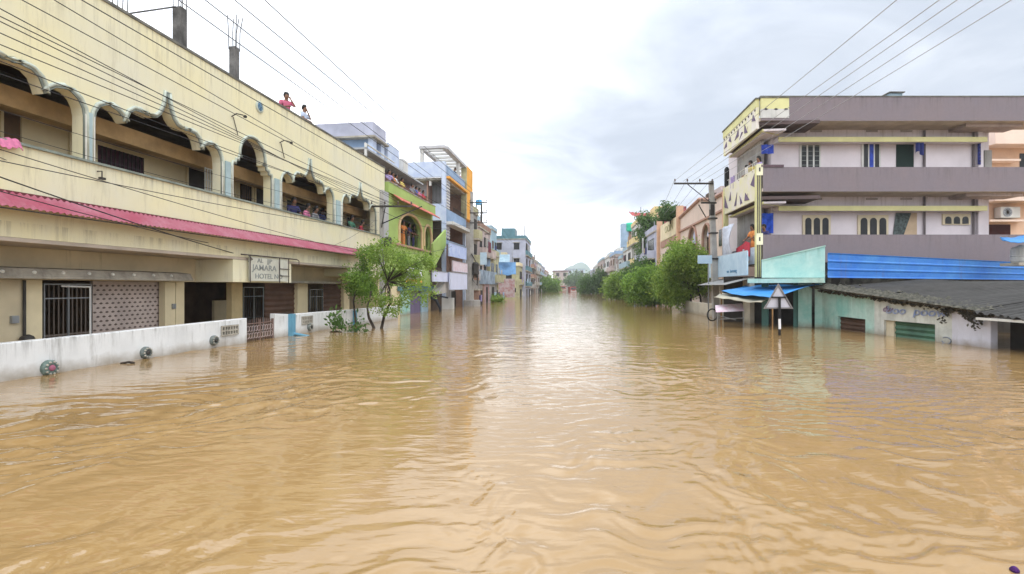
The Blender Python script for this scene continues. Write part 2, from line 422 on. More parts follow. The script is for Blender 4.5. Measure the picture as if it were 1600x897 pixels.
def person(label, fr, p, face, top, low, pl='rest', pr='rest', lean=.12, dress='pants', sc=1.0, bun=False, long=False, group='people watching the flood from the buildings'):
    """face: heading in the frame's plan, degrees from the frame's +x"""
    t = thing('person', label, 'person', fr, p, group)
    t.rotation_euler[2] = fr.ang + rad(face); t.scale = (sc, sc, sc)
    def part(name, me, m):
        o = bpy.data.objects.new(name, me); COL.objects.link(o); o.parent = t
        o.material_slots[0].link = 'OBJECT'; o.material_slots[0].material = m; return o
    part('body', body_mesh(pl, pr, lean), SKIN)
    part('shirt' if dress == 'pants' else 'blouse', top_mesh(pl, pr, lean, long), top)
    if dress == 'pants': part('trousers', pants_mesh(), low)
    else: part('skirt', lathe_mesh('skirt', [(.24, .06, 0), (.22, .35, 0), (.19, .7, 0), (.17, .9, 0), (.15, 1.0, 0)], 24, fold=.12), low)
    part('hair', hair_mesh(lean, bun), HAIR)
    return t

def text(body, fr, p, size, parent, m, face='x', ext=.006, sx=1.0, name='lettering', shear=0, align='CENTER', flip=1):
    """face 'x': read by someone standing at the frame's +x side; '-x' at its -x side; '-y' in front"""
    cu = bpy.data.curves.new(name, 'FONT'); cu.body = body; cu.size = size; cu.extrude = ext; cu.align_x = align; cu.align_y = 'CENTER'
    cu.shear = shear; cu.offset = size * .012
    cu.materials.append(m)
    o0 = bpy.data.objects.new(name, cu); COL.objects.link(o0)
    me = bpy.data.meshes.new_from_object(o0.evaluated_get(bpy.context.evaluated_depsgraph_get())); bpy.data.objects.remove(o0); me.name = name
    o = bpy.data.objects.new(name, me); COL.objects.link(o)
    az = {'x': 90, '-x': -90, '-y': 0}[face]
    M = Matrix.Translation(Vector(fr.w(p))) @ Matrix.Rotation(fr.ang + rad(az), 4, 'Z') @ Matrix.Rotation(rad(90), 4, 'X') @ Matrix.Diagonal((sx, 1, 1, 1))
    if parent is not None:
        o.parent = parent; M = ROOTM[parent.name] @ M
    o.matrix_local = M
    return o
# ================================================================== LEFT: cream hall with ogee arches
L = Fr(-10.98, 0, .14, 1)
ZR = 4.46                                   # top of the verandah rail
ZT = 8.24                                   # top of the parapet
hall = thing('arched_hall', 'long two storey cream building with ogee arched verandah and pink awning', 'building', L, (0, 10, 0))
BAYP = [(0, 1.0), (.03, 1.16), (.12, 1.32), (.26, 1.42), (.42, 1.44), (.58, 1.39), (.71, 1.29), (.79, 1.19), (.82, 1.17),
        (.86, 1.30), (.93, 1.46), (1.06, 1.56), (1.22, 1.58), (1.40, 1.56), (1.58, 1.55), (1.72, 1.60), (1.85, 1.72), (1.95, 1.90), (2.01, 2.08), (2.05, 2.36)]
def ogee(y0, y1):
    w = y1 - y0; c = w / 2; k = c / 2.05
    l = [(y0 + s * k, ZR + z) for s, z in BAYP]; r = [(y1 - s * k, ZR + z) for s, z in BAYP][::-1]
    return l + r[0:]
def corbel(y0, y1):
    c = (y0 + y1) / 2
    l = [(y0, ZR + 1.0), (y0 + .02, ZR + 1.12), (y0 + .16, ZR + 1.13), (y0 + .17, ZR + 1.24), (y0 + .30, ZR + 1.26), (y0 + .32, ZR + 1.38), (y0 + .45, ZR + 1.40)]
    ar = [(c - .60, ZR + 1.40)]
    for i in range(1, 12):
        t = i / 12; a = math.pi * (1 - t); ar.append((c + .60 * math.cos(a), ZR + 1.45 + .70 * math.sin(a) ** .85))
    ar.append((c + .60, ZR + 1.40))
    r = [(y1 - (a - y0), z) for a, z in l][::-1]
    return l + ar + r
c1a, c1b = L.sy(130), L.sy(148)
c2a, c2b = L.sy(345), L.sy(364)
c3a, c3b = L.sy(423), L.sy(440)
c4a, c4b = L.sy(520), L.sy(535)
eE = L.sy(586); END = L.sy(601)
bays = [(c1a - 8.7, c1a - 4.55, ogee), (c1a - 4.1, c1a, ogee), (c1b, c2a, ogee), (c2b, c3a, corbel), (c3b, c4a, ogee), (c4b, eE, ogee)]
Y0 = bays[0][0] - .5
# upper wall with columns as one shape
poly = [(Y0, ZT), (END, ZT), (END, ZR)]
profs = []
for y0, y1, fn in reversed(bays):
    pr = fn(y0, y1); profs.append((y0, y1, pr))
    poly.append((y1, ZR)); poly += pr[::-1]; poly.append((y0, ZR))
poly.append((Y0, ZR))
m = MB(L); m.yz(poly, -.28, 0); m.build('upper_wall', CREAM, hall)
m = MB(L); m.box(-.30, .03, Y0, END + .02, ZT + .002, ZT + .07); m.build('roof_coping', COPING, hall)
m = MB(L); m.box(-.28, 0, Y0, END, 2.66, ZR - .002); m.build('rail_wall', CREAM, hall)
m = MB(L); m.box(-.32, .05, Y0, END, ZR + .0, ZR + .05); m.build('rail_coping', TRIMD, hall)
for y0, y1, pr in profs:
    a = MB(L); b = MB(L)
    ctr = (y0 + y1) / 2
    segs = [[(y0, ZR + .05)] + [p for p in pr] + [(y1, ZR + .05)]]
    for sg in segs:
        ns = []
        for i, (yy, zz) in enumerate(sg):
            p0 = sg[max(i - 1, 0)]; p1 = sg[min(i + 1, len(sg) - 1)]
            d = Vector((p1[0] - p0[0], p1[1] - p0[1])).normalized(); ns.append((-d.y, d.x))
        a.tube([(.015, q[0] + n[0] * .085, q[1] + n[1] * .07) for q, n in zip(sg, ns)], .042, 6)
        b.tube([(.005, q[0] + n[0] * .02, q[1] + n[1] * .012) for q, n in zip(sg, ns)], .026, 6)
    mo = a.build('arch_moulding', TRIM, hall, smooth=True); b.build('inner_bead', TRIMD, mo, smooth=True)
for a_, b_ in ((c1a, c1b), (c2a, c2b), (c3a, c3b), (c4a, c4b)):
    m = MB(L); w = b_ - a_; cc = (a_ + b_) / 2
    m.box(.0, .05, cc - w * .2, cc + w * .2, ZR + .05, ZR + 1.1)
    m.build('column_flute', COLB, hall)
    m = MB(L); m.box(.0, .035, a_ + .02, cc - w * .27, ZR + .05, ZR + 1.05); m.box(.0, .035, cc + w * .27, b_ - .02, ZR + .05, ZR + 1.05)
    m.build('column_fillet', TRIMW, hall)
# end pilaster
m = MB(L); m.box(-.05, .16, L.sy(593), L.sy(603), L.zx(598, 372), L.zx(598, 299)); m.build('end_pilaster', mat('grey_pilaster', (.45, .46, .47), streak=.3), hall)
# verandah
m = MB(L); m.box(-3.0, -.30, Y0, END, 3.30, 3.45); m.build('verandah_floor', CONC, hall)
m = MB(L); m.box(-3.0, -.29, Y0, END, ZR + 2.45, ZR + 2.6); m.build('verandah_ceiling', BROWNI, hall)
m = MB(L); m.box(-1.15, -.95, Y0, END, ZR + 1.0, ZR + 1.42); m.box(-1.151, -1.79, Y0, END, ZR + 1.1, ZR + 1.2); m.build('verandah_beam', mat('ochre_beam', (.50, .34, .17), var=.2), hall)
XB = -1.8
m = MB(L); m.box(XB - .2, XB, Y0, END, 3.46, ZR + 1.1); m.build('verandah_back_wall', CREAM2, hall)
m = MB(L); m.box(-6, -.29, END - .2, END - .001, -1, ZT - .01); m.box(-6, -.29, Y0, Y0 + .2, -1, ZT - .01); m.box(-6.2, -6, Y0, END, -1, ZT); m.build('end_wall', CREAM2, hall)
m = MB(L); m.box(-6, -.3, Y0, END, ZT - .9, ZT - .75); m.build('roof_slab', CONC, hall)
def vwin(px0, px1, z0, z1, mt, name='window', bars=True, fm=None, bm=None, step=.13):
    y0, y1 = L.sy(px0, XB), L.sy(px1, XB)
    m = MB(L); m.box(XB - .05, XB + .03, y0, y1, z0, z1); w = m.build(name, mt, hall)
    m = MB(L); f = fm or CREAM2
    for a_, b_ in ((y0 - .06, y0), (y1, y1 + .06)): m.box(XB + .001, XB + .07, a_, b_, z0 - .06, z1 + .06)
    m.box(XB + .001, XB + .07, y0, y1, z1, z1 + .06); m.build('frame', f, w)
    if bars:
        m = MB(L); y = y0 + step
        while y < y1: m.box(XB + .04, XB + .06, y, y + .022, z0, z1); y += step
        m.build('grille', bm or IRON, w)
wz = lambda px, py: L.zx(px, py, XB)
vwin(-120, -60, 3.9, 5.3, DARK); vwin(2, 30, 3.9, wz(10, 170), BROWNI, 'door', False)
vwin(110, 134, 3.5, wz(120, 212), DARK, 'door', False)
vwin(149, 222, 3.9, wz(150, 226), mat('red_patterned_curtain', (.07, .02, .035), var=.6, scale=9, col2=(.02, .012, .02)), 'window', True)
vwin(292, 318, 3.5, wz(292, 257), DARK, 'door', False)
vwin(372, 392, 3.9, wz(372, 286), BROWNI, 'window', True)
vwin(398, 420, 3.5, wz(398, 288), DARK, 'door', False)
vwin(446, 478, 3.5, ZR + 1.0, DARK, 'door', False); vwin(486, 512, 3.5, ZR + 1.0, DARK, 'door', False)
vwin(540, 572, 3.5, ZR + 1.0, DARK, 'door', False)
m = MB(L)                                  # folding screen behind the third column
ya, yb = L.sy(320, -.9), L.sy(343, -.9)
for i in range(7): q = ya + (yb - ya) * i / 6; m.box(-.92, -.89, q, q + .035, 3.46, ZR + 1.0)
for z in (3.9, ZR + .25, ZR + .6, ZR + .97): m.box(-.925, -.90, ya, yb, z, z + .03)
m.build('metal_screen', WHITEM, hall)
m = MB(L)
for z in (ZR + .22, ZR + .42):
    m.bar((-.14, c3b, z), (-.14, c4a, z), .012); m.bar((-.14, c4b, z), (-.14, eE, z), .012)
m.build('rail_bars', IRON, hall)
# pink corrugated awning
PT, PB = 3.50, 3.17
yp1 = L.sy(571, .3)
m = MB(L); n = int((yp1 - Y0) / .065)
m.grid(lambda u, v: (.02 + .40 * v + (.03 if int(round(u * n)) % 2 else 0) , Y0 + (yp1 - Y0) * u, PT - (PT - PB) * v + (.03 if int(round(u * n)) % 2 else 0)), n, 1)
m.build('corrugated_awning', PINK, hall, solid=.006)
m = MB(L); m.box(.0, .06, Y0, yp1, PT - .01, PT + .04); m.build('awning_flashing', mat('maroon_edge', (.16, .04, .05)), hall)
m = MB(L); m.box(.38, .41, Y0, yp1, PB - .035, PB - .012); m.build('awning_batten', IRON, hall)
# lower storey, behind the porch edge
XG = -1.3
m = MB(L); m.box(XG - .2, -.0, Y0, END, 2.58, 2.655); m.build('porch_soffit', SOFF, hall)
m = MB(L); m.box(XG - .2, XG, Y0, END, 1.86, 2.575); m.build('porch_upper_wall', BEIGE, hall)
yA, yB = L.sy(364), L.sy(455)
m = MB(L); m.box(XG, -.003, yA, yB, 1.86, 2.57); m.build('sign_panel', CREAM, hall)
m = MB(L); m.box(XG, -.003, L.sy(547), END, 2.2, 2.57); m.build('end_panel', CREAM, hall)
m = MB(L)                                  # sloping sunshade slab over the ground floor gates
yq0, yq1 = Y0, L.sy(302, -.85)
m.prism([(XG, yq0, 2.14), (-.95, yq0, 2.10), (-.85, yq0, 1.93), (-.85, yq0, 1.88), (XG, yq0, 1.93)], (0, yq1 - yq0, 0))
sh = m.build('sunshade_slab', CONC, hall)
y = c1a - 4
while y < yq1 - .2: m = MB(L); m.lathe([(.045, 0), (.03, .03), (.01, .035)], (-.90, y, 2.02), 8, 'x'); m.build('boss', TRIMW, sh); y += .62
m = MB(L); yq0, yq1 = L.sy(455, -.9), L.sy(549, -.9); m.box(XG, -.9, yq0, yq1, 1.86, 1.95); m.build('sunshade_slab', CONC, hall)
def gnd(px0, px1, mt, name, x=XG, z0=-.6, z1=1.855, th=.2):
    y0, y1 = L.sy(px0, x), L.sy(px1, x); m = MB(L); m.box(x - th, x, y0, y1, z0, z1); return m.build(name, mt, hall)
gnd(-160, 37, BEIGE, 'ground_wall'); gnd(39.5, 66, CREAM2, 'ground_wall'); gnd(-400, -161, BEIGE, 'ground_wall')
m = MB(L); ya, yb = L.sy(145, XG - .25), L.sy(258, XG - .25); m.box(XG - .33, XG - .25, ya, yb, -.6, 1.855); m.mi = 1
for r in range(13):
    for c in range(int((yb - ya) / .17)):
        yy = ya + .05 + c * .17 + (r % 2) * .085; zz = .35 + r * .115
        m.prism([(XG - .249, yy, zz + .032), (XG - .249, yy + .05, zz), (XG - .249, yy, zz - .022), (XG - .249, yy - .05, zz)], (.012, 0, 0))
m.build('lattice_wall', [LATT, mat('lattice_shadow_brown', (.13, .10, .09))], hall)
gnd(258, 274, CREAM2, 'pillar'); gnd(275, 288, CREAM2, 'pillar')
gnd(362, 379, mat('ochre_pillar', (.62, .50, .28), streak=.2), 'pillar'); gnd(465, 481, CREAM2, 'pillar'); gnd(537, 546, CREAM2, 'pillar')
for a_, b_ in ((414, 462), (505, 536)):
    y0, y1 = L.sy(a_, XG - .15), L.sy(b_, XG - .15); m = MB(L); nz = 22
    m.grid(lambda u, v: (XG - .15 + .02 * math.cos(v * nz * math.pi), y0 + (y1 - y0) * u, -.5 + 2.35 * v), 1, nz * 2)
    m.build('roller_shutter', SHUTB, hall)
def gate(px0, px1, x, leaf, zt, fm, bm, step=.12, name='metal_gate'):
    y0, y1 = L.sy(px0, x), L.sy(px1, x); m = MB(L); y = y0
    while y < y1: m.box(x - .01, x + .01, y, y + .018, -.5, zt); y += step
    m.box(x - .012, x + .012, y0, y1, .55, .59)
    g = m.build(name, bm, hall)
    m = MB(L)
    for k in range(leaf + 1):
        q = y0 + (y1 - y0) * k / leaf; m.box(x - .02, x + .03, q - .012, q + .012, -.5, zt)
    m.box(x - .02, x + .03, y0, y1, zt - .03, zt); m.box(x - .02, x + .03, y0, y1, zt - .36, zt - .335)
    m.build('gate_frame', fm, g)
gate(68, 141, XG - .1, 2, 1.78, STEEL, mat('rusty_grey_bars', (.16, .13, .11)), .11); gate(380, 411, XG - .1, 2, 1.7, STEEL, IRON, .14); gate(484, 504, XG - .1, 2, 1.6, STEEL, IRON, .2)
m = MB(L); m.bar((XG + .25, L.sy(96, XG + .25), 1.72), (XG + .25, L.sy(141, XG + .25), 1.70), .02); m.bar((XG + .25, L.sy(141, XG + .25), 1.72), (XG + .25, L.sy(141, XG + .25), .5), .02); m.build('open_gate_frame', WHITEM, hall)
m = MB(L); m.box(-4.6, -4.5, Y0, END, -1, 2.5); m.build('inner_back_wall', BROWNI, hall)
m = MB(L); m.box(-2.6, -2.5, L.sy(335, -2.5), L.sy(362, -2.5), -.5, 1.2); m.build('inner_partition', BEIGE, hall)
# small things fixed on the wall
m = MB(L); c = (.0, L.sy(405), L.zx(405, 167)); m.lathe([(.20, 0), (.20, .03), (.15, .05), (.15, .03), (.02, .03)], c, 24, 'x')
em = m.build('wall_medallion', TRIM, hall); m = MB(L); m.lathe([(.14, .031), (.09, .05), (.01, .055)], c, 16, 'x'); m.build('medallion_centre', mat('blue_medallion', (.15, .28, .42), var=.5, scale=20), em)
m = MB(L); c = (0, L.sy(42, XG), .98); m.box(XG, XG + .07, L.sy(15, XG), L.sy(26, XG), .92, 1.08); m.build('meter_box', STEEL, hall)
m = MB(L); m.box(XG, XG + .05, L.sy(268, XG), L.sy(273, XG), 1.05, 1.2); m.build('meter_box', STEEL, hall)
m = MB(L); m.tube([(XG + .05, L.sy(35, XG), 1.85), (XG + .05, L.sy(35, XG), .62)], .03, 8); m.lathe([(.14, .56), (.11, .62), (.04, .66)], (XG + .12, L.sy(35, XG), 0), 12); m.build('hanging_lamp', IRON, hall)
for px, py in ((362, 182), (437, 223)):
    y = L.sy(px); z = L.zx(px, py); m = MB(L)
    m.tube([(0, y, z), (.22, y - .08, z + .05), (.36, y + .05, z + .04)], .018, 6); m.lathe([(.05, -.05), (.06, 0), (.02, .03)], (.40, y + .08, z + .02), 8)
    m.tube([(.02, y + .05, z), (.03, y + .25, z - .5)], .012, 5)
    m.build('lamp_bracket', IRON, hall)
y = L.sy(152); m = MB(L); m.tube([(0, y, ZR - .15), (.12, y, ZR - .15), (.12, y, ZR - .3)], .015, 5); m.box(.09, .16, y - .06, y + .06, ZR - .34, ZR - .29); m.build('cable_hook', IRON, hall)
# shop-sign frame with pipe work
sg = thing('hanging_sign', 'pale sign with grey lettering in a rusty pipe frame on the cream hall', 'sign', L, (0, yA, 2.0))
y0, y1 = L.sy(391, .12), L.sy(452, .12); z0, z1 = 1.90, 2.74
m = MB(L); m.box(.06, .09, y0, y1 - .05, z0, z1 - .06); m.build('sign_board', mat('grey_cream_board', (.60, .60, .52), streak=.3), sg)
m = MB(L)
for q in (y0, L.sy(437, .12), y1 - .04): m.bar((.12, q, z0 - .05), (.12, q, z1), .02)
m.bar((.12, y0 - .45, z1 + .0), (.12, y1 + .5, z1), .022)
m.tube([(.12, y1 + .5, z1), (.14, y1 + .62, z1 - .05), (.14, y1 + .62, z1 - .2)], .018, 5); m.tube([(.12, y0 - .1, z1), (.2, y0, z1 - .14), (.02, y0 + .05, z1 - .2)], .02, 5)
for z in (z0 + .2, z0 + .45): m.bar((.12, L.sy(437, .12), z), (.12, y1, z), .015)
m.build('pipe_frame', mat('rusty_pipe', (.14, .12, .11), var=.4, metal=.3), sg)
GL = plain('faded_grey_lettering', (.26, .28, .27))
yc = (y0 + L.sy(437, .12)) / 2
for s_, z_, sz_, dy in (('AL   JJP', 2.58, .20, -.0), ('JAMARA', 2.34, .27, .0), ('HOTEL NO', 2.06, .23, .25)):
    text(s_, L, (.092, yc + dy, z_), sz_, sg, GL, 'x', sx=1.35)

# roof stubs with rebar
for px, py0, py1, lab in ((281, 13, 78, 'tall black stained concrete column stub with rebar on the hall roof'), (366, 74, 128, 'short black stained concrete column stub with rebar nearer the two rooftop men')):
    x = -.45; y = L.sy(px, x); zt = L.zx(px, py0, x)
    t = thing('column_stub', lab, 'column', L, (x, y, ZT - .75), 'unfinished roof columns')
    w = .135 if px < 300 else .115
    m = MB(L); m.box(x - w, x + w, y - w * .9, y + w * .9, ZT - .74, zt); m.build('concrete_shaft', CONCD, t, bevel=.02)
    m = MB(L)
    for i, (a_, b_) in enumerate(((-.12, -.1), (.12, -.1), (-.12, .1), (.12, .1), (0, .1))):
        m.tube([(x + a_, y + b_, zt - .1), (x + a_ * 1.1, y + b_, zt + .5), (x + a_ * 1.3 + .02 * i, y + b_ * 1.2, zt + 1.0)], .012, 5)
    m.build('rebar', IRON, t)
x = -.45; y = L.sy(281, x); m = MB(L); m.bar((x, y - .15, L.zx(281, 15, x)), (x, L.sy(196, x), L.zx(196, 22, x)), .02); m.bar((x, L.sy(196, x), ZT - .74), (x, L.sy(196, x), L.zx(196, 22, x)), .02)
tag(m.build('roof_rod', IRON), 'thin iron rod running level from the tall roof column stub', 'rod')
m = MB(L); y = L.sy(176, -.4)
for i in range(4): m.tube([(-.4, y + i * .12, ZT - .74), (-.4 + .02 * i, y + i * .13, ZT + .9 + .15 * i)], .012, 5)
tag(m.build('rebar_bundle', IRON), 'bare rebar standing on the hall roof left of the tall column stub', 'rebar')

# people of the hall
ZF = 3.46
PK = cloth_mat('pink_check_shirt', (.50, .12, .20)); WS = cloth_mat('pale_blue_shirt', (.45, .52, .66)); MAR = cloth_mat('maroon_cloth', (.16, .03, .05))
RDC = cloth_mat('red_cloth', (.55, .05, .08)); WHC = cloth_mat('white_cloth', (.68, .66, .64)); DBL = cloth_mat('dark_blue_cloth', (.04, .04, .14)); GRC = cloth_mat('grey_cloth', (.25, .25, .27))
ORC = cloth_mat('orange_cloth', (.75, .28, .08)); YLC = cloth_mat('yellow_cloth', (.70, .55, .15)); GNC = cloth_mat('green_cloth', (.08, .25, .16)); LLC = cloth_mat('lilac_cloth', (.35, .28, .5)); TNC = cloth_mat('tan_cloth', (.42, .33, .22)); PKC = cloth_mat('rose_cloth', (.65, .2, .35)); BLC = cloth_mat('blue_cloth', (.08, .14, .5))
def hp(px, x, zf, *a, fr=L, **k):
    return person(a[0], fr, (x, fr.sy(px, x), zf), a[1], a[2], a[3], **k)
hp(447, -.42, L.zx(447, 149, -.42) - 1.68, 'man in pink check shirt with hands at his face on the hall roof', -40, PK, GRC, pl='ear', pr='fold', sc=1.0, lean=.04)
hp(474, -.42, L.zx(474, 168, -.42) - 1.68, 'man in pale blue shirt holding a phone to his ear on the hall roof', 0, WS, GRC, pl='ear', pr='rest', lean=.06)
hp(456, -.62, ZF, 'person in dark blue leaning on the hall verandah rail, nearest of five', -30, DBL, GRC, lean=.25)
hp(472, -.55, ZF - .12, 'person in bright pink bending over the hall verandah rail', 10, PKC, MAR, lean=.35, dress='skirt', bun=True)
hp(487, -.6, ZF - .1, 'person in grey at the middle of the hall verandah rail', 0, GRC, GRC, lean=.3)
hp(503, -.9, ZF + .05, 'person in a blue shirt standing back inside the hall verandah', 0, BLC, GRC, pl='down', pr='hip', lean=.05)
hp(506, -.6, ZF - .2, 'person in white leaning on the hall verandah rail', 20, WHC, GRC, lean=.3)
hp(516, -.6, ZF - .15, 'person in pale lilac beside the last slim column of the verandah', -15, LLC, WHC, lean=.2, dress='skirt', bun=True)
hp(546, -.6, ZF, 'person in dark green in the end arch of the hall', 0, GNC, GRC, lean=.2)
hp(559, -.55, ZF - .12, 'person in red leaning on the rail in the end arch of the hall', 15, RDC, MAR, lean=.35, dress='skirt', bun=True)
m = MB(L); yy = L.sy(6, -.2); m.grid(lambda u, v: (-.36 + .5 * v, L.sy(-30) + (L.sy(26) - L.sy(-30)) * u, ZR + .055 - 1.2 * max(0, v - .85) * (v > .85) + .03 * math.sin(9 * u) + .02 * math.sin(31 * u + 5 * v)), 16, 8)
tag(m.build('draped_cloth', PKC, solid=.01), 'crumpled pink cloth laid over the hall verandah rail at the picture edge', 'cloth')

# ================================================================== boundary wall
A0, A1 = wl(0, 597), wl(575, 505)
B = Fr(A0[0], A0[1], A1[0] - A0[0], A1[1] - A0[1])
bw = thing('boundary_wall', 'low whitewashed wall with black drip stains standing in the flood', 'wall', B, (0, 0, 0))
g0, g1 = B.sy(386), B.sy(430)
zt = lambda px, py: B.zx(px, py)
y0 = B.sy(-260)
m = MB(B); zl = zt(0, 537)
pts = [(y0, -1), (g0, -1), (g0, zt(385, 497)), (B.sy(300), zt(300, 506)), (B.sy(150), zt(150, 522)), (0, zl), (y0, zl + .02)]
m.yz(pts, -.2, 0); m.build('wall_panel', WHITEW, bw, bevel=.02)
gE = B.sy(622)
m = MB(B); m.yz([(g1, -1), (gE, -1), (gE, zt(575, 482)), (B.sy(545), zt(545, 484)), (B.sy(455), zt(455, 491)), (g1, zt(431, 490))], -.2, 0); m.build('wall_panel', WHITEW, bw, bevel=.02)
ps = 0
for px, py, lab in ((358, 516, 0), (479, 500, 0)):
    y = B.sy(px); z = B.zx(px, py); w = .33; h = .13
    m = MB(B); m.box(.001, .012, y - w, y + w, z - h, z + h); v = m.build('vent_block', mat('vent_recess', (.10, .10, .09)), bw)
    m = MB(B)
    for i in range(7):
        q = y - w + 2 * w * i / 6; m.box(.012, .05, q - .018, q + .018, z - h, z + h)
    for q in (z - h, z, z + h): m.box(.013, .045, y - w - .02, y + w + .02, q - .02, q + .02)
    m.build('vent_lattice', CONC, v)
for i, (px, py, r) in enumerate(((82, 575, .155), (232, 551, .14), (338, 532, .14), (487, 511, .14))):
    y = B.sy(px, .1); z = B.zx(px, py, .1)
    lab = ['round carved boss with a pink centre, nearest on the low white wall', 'round grey carved boss on the low wall beside a floating twig', 'round grey carved boss on the low wall below the vent block', 'round grey carved boss beside the blue pipe on the low wall'][i]
    t = thing('stone_boss', lab, 'wall ornament', B, (0, y, z), 'round bosses on the low wall')
    m = MB(B); m.lathe([(r, 0), (r * 1.0, .045), (r * .86, .09), (r * .55, .105), (r * .5, .09), (.01, .09)], (0, y, z), 20, 'x')
    m.build('carved_disc', mat('carved_grey_stone', (.20, .22, .21), var=.6, scale=14, col2=(.07, .10, .09)) if i else mat('carved_teal_stone', (.18, .24, .22), var=.6, scale=14, col2=(.08, .12, .10)), t, smooth=False)
    for k in range(10):
        m = MB(B); a = k * math.pi / 5; m.lathe([(.022, .09), (.016, .115), (.004, .12)], (0, y + math.cos(a) * r * .74, z + math.sin(a) * r * .74), 6, 'x'); m.build('petal', CONC, t)
    m = MB(B); m.lathe([(r * .40, .092), (r * .3, .12), (.01, .13)], (0, y, z), 12, 'x'); m.build('boss_centre', mat('dull_rose_paint', (.35, .12, .18)) if i == 0 else IRON, t)
t = thing('ornate_gate', 'ornate rusty metal gate with white scrolls in the gap of the low wall', 'gate', B, (0, g0, 0))
m = MB(B); x = -.08
for k in range(14): q = g0 + .05 + (g1 - g0 - .1) * k / 13; m.bar((x, q, -.8), (x, q, .62 + .10 * math.sin(k / 13 * math.pi)), .011)
for z in (.08, .55): m.bar((x, g0, z), (x, g1, z), .02)
for q in (g0 + .03, (g0 + g1) / 2, g1 - .03): m.box(x - .03, x + .03, q - .03, q + .03, -.8, .66)
m.build('gate_bars', mat('rust_brown', (.18, .12, .10)), t)
m = MB(B)
for k in range(10):
    for zc in (.18, .40):
        q = g0 + .12 + (g1 - g0 - .24) * k / 9
        m.tube([(x + .02, q + .07 * math.cos(a), zc + .085 * math.sin(a)) for a in np.linspace(0, 6.28, 10)], .012, 4)
m.build('gate_scroll', mat('dull_pink_scroll', (.42, .34, .32)), t)
y = B.sy(457, .1); m = MB(B); m.box(.001, .16, y - .10, y + .10, -.3, zt(457, 491) + .02); m.tube([(.1, y, .08), (.35, y + .1, .02), (.6, y + .25, -.05)], .05, 8)
tag(m.build('drain_pipe', mat('blue_pipe_paint', (.12, .30, .42), streak=.3)), 'blue square drain pipe fixed on the low white wall', 'pipe')
y = B.sy(556, .1); m = MB(B); m.box(.001, .12, y - .08, y + .08, -.3, .66)
tag(m.build('drain_pipe', mat('blue_pipe_paint', (.12, .30, .42))), 'blue post on the low wall behind the leaning tree', 'pipe')

# ------------------------------------------------------------------ greenery in front of the wall
def P3(px, py, Y): return (((px - CX) / F) * Y, Y, H + (CY - py) / F * Y)
def CL(px, py, Y, r, rz=None, dY=0):
    """clump: centre seen at px,py and radius in px"""
    p = P3(px, py, Y + dY); k = r / F * Y; return (p[0], p[1], p[2], k, k, (rz or r) / F * Y)
bx, by = wl(592, 513)
tree('leaning tree with sparse bright green feathery leaves rising from the water by the green house', (bx, by, -.3),
     [CL(640, 425, by, 24, 22, .6), CL(600, 395, by, 22, 18), CL(655, 455, by, 20, 16, -.3), CL(612, 478, by, 17, 13), CL(622, 400, by, 22, 18, -.5), CL(595, 472, by, 14, 12, -.4), CL(660, 410, by, 16, 14, .5), CL(615, 432, by, 22, 20, .8)],
     8500, .10, LEAFB, [[(bx, by, -.4), P3(601, 492, by), P3(610, 474, by), P3(606, 440, by)], [(bx, by, -.4), P3(577, 497, by + .2), P3(574, 482, by + .2), P3(580, 455, by + .3)]], seed=3, tr=.07)
bx, by = wl(558, 509)
tree('young tree with a rounded green crown on a thin stem close to the low wall', (bx, by, -.3),
     [CL(565, 430, by, 22, 20), CL(553, 448, by, 17, 14, .3), CL(578, 455, by, 16, 14), CL(577, 410, by, 18, 17, .5), CL(575, 395, by, 13, 10, .4)],
     6500, .10, LEAFM, [[(bx, by, -.4), P3(552, 470, by), P3(560, 440, by)]], seed=5, tr=.05)
bx, by = wl(540, 519)
V, Q = leaves([(bx + q * .14 - .3, by + R.uniform(-.15, .15), .12 + .12 * math.sin(q), .22, .25, .22) for q in range(4)], 260, .17, np.random.default_rng(4), -.6)
V[:, 2] = np.abs(V[:, 2]); V -= np.array((bx, by, 0)); o = mesh_np('floating_weed', V, Q, LEAFD); o.location = (bx, by, 0); tag(o, 'dark green water weed floating in a clump in front of the low wall', 'plant')
bx, by = wl(200, 568); m = MB(); m.tube([(bx - .16, by, .0), (bx, by + .02, .03), (bx + .14, by, .01)], .025, 6)
tag(m.build('floating_twig', BARK), 'short dark twig floating between the first two wall bosses', 'twig')
bx, by = wl(524, 519); m = MB(); m.tube([(bx - .3, by, -.05), (bx - .1, by + .02, .03), (bx + .25, by, .0)], .03, 6)
tag(m.build('floating_branch', BARK), 'dark branch lying in the water left of the floating weed', 'branch')
# ================================================================== LEFT: green house
G = L
gy0, gy1 = G.sy(604), G.sy(676)
gh = thing('green_house', 'lime green house with a tall pointed arch window and red tiled awning', 'building', G, (0, gy0, 0))
zP = G.zx(604, 284)                         # parapet top
def arch_pts(ya, yb, zb, zs, zt, n=9):
    c = (ya + yb) / 2; w = (yb - ya) / 2; l = [(ya, zb), (ya, zs)]
    for i in range(1, n):
        t = i / n; l.append((ya + w * t ** 1.5, zs + (zt - zs) * math.sin(t * math.pi / 2) ** .9))
    l.append((c, zt)); r = [(2 * c - a, z) for a, z in l[:-1]][::-1]
    return l + r
ya, yb = G.sy(623), G.sy(658.5); zb = G.zx(623, 381); za = G.zx(640, 335)
yc_, yd = G.sy(662), G.sy(673.5)
z1 = G.zx(604, 300)
m = MB(G); poly = [(gy0, z1), (gy1, z1), (gy1, zb)]
ap2 = arch_pts(yc_, yd, zb, zb + 1.0, za - .25); ap1 = arch_pts(ya, yb, zb, zb + 1.15, za)
poly += ap2[::-1] + ap1[::-1] + [(gy0, zb)]
m.yz(poly, -.25, 0); m.build('arched_wall', GREEN, gh)
m = MB(G); m.box(-.25, .12, gy0, gy1 + .3, z1 + .001, zP); m.build('parapet', GREEN, gh)
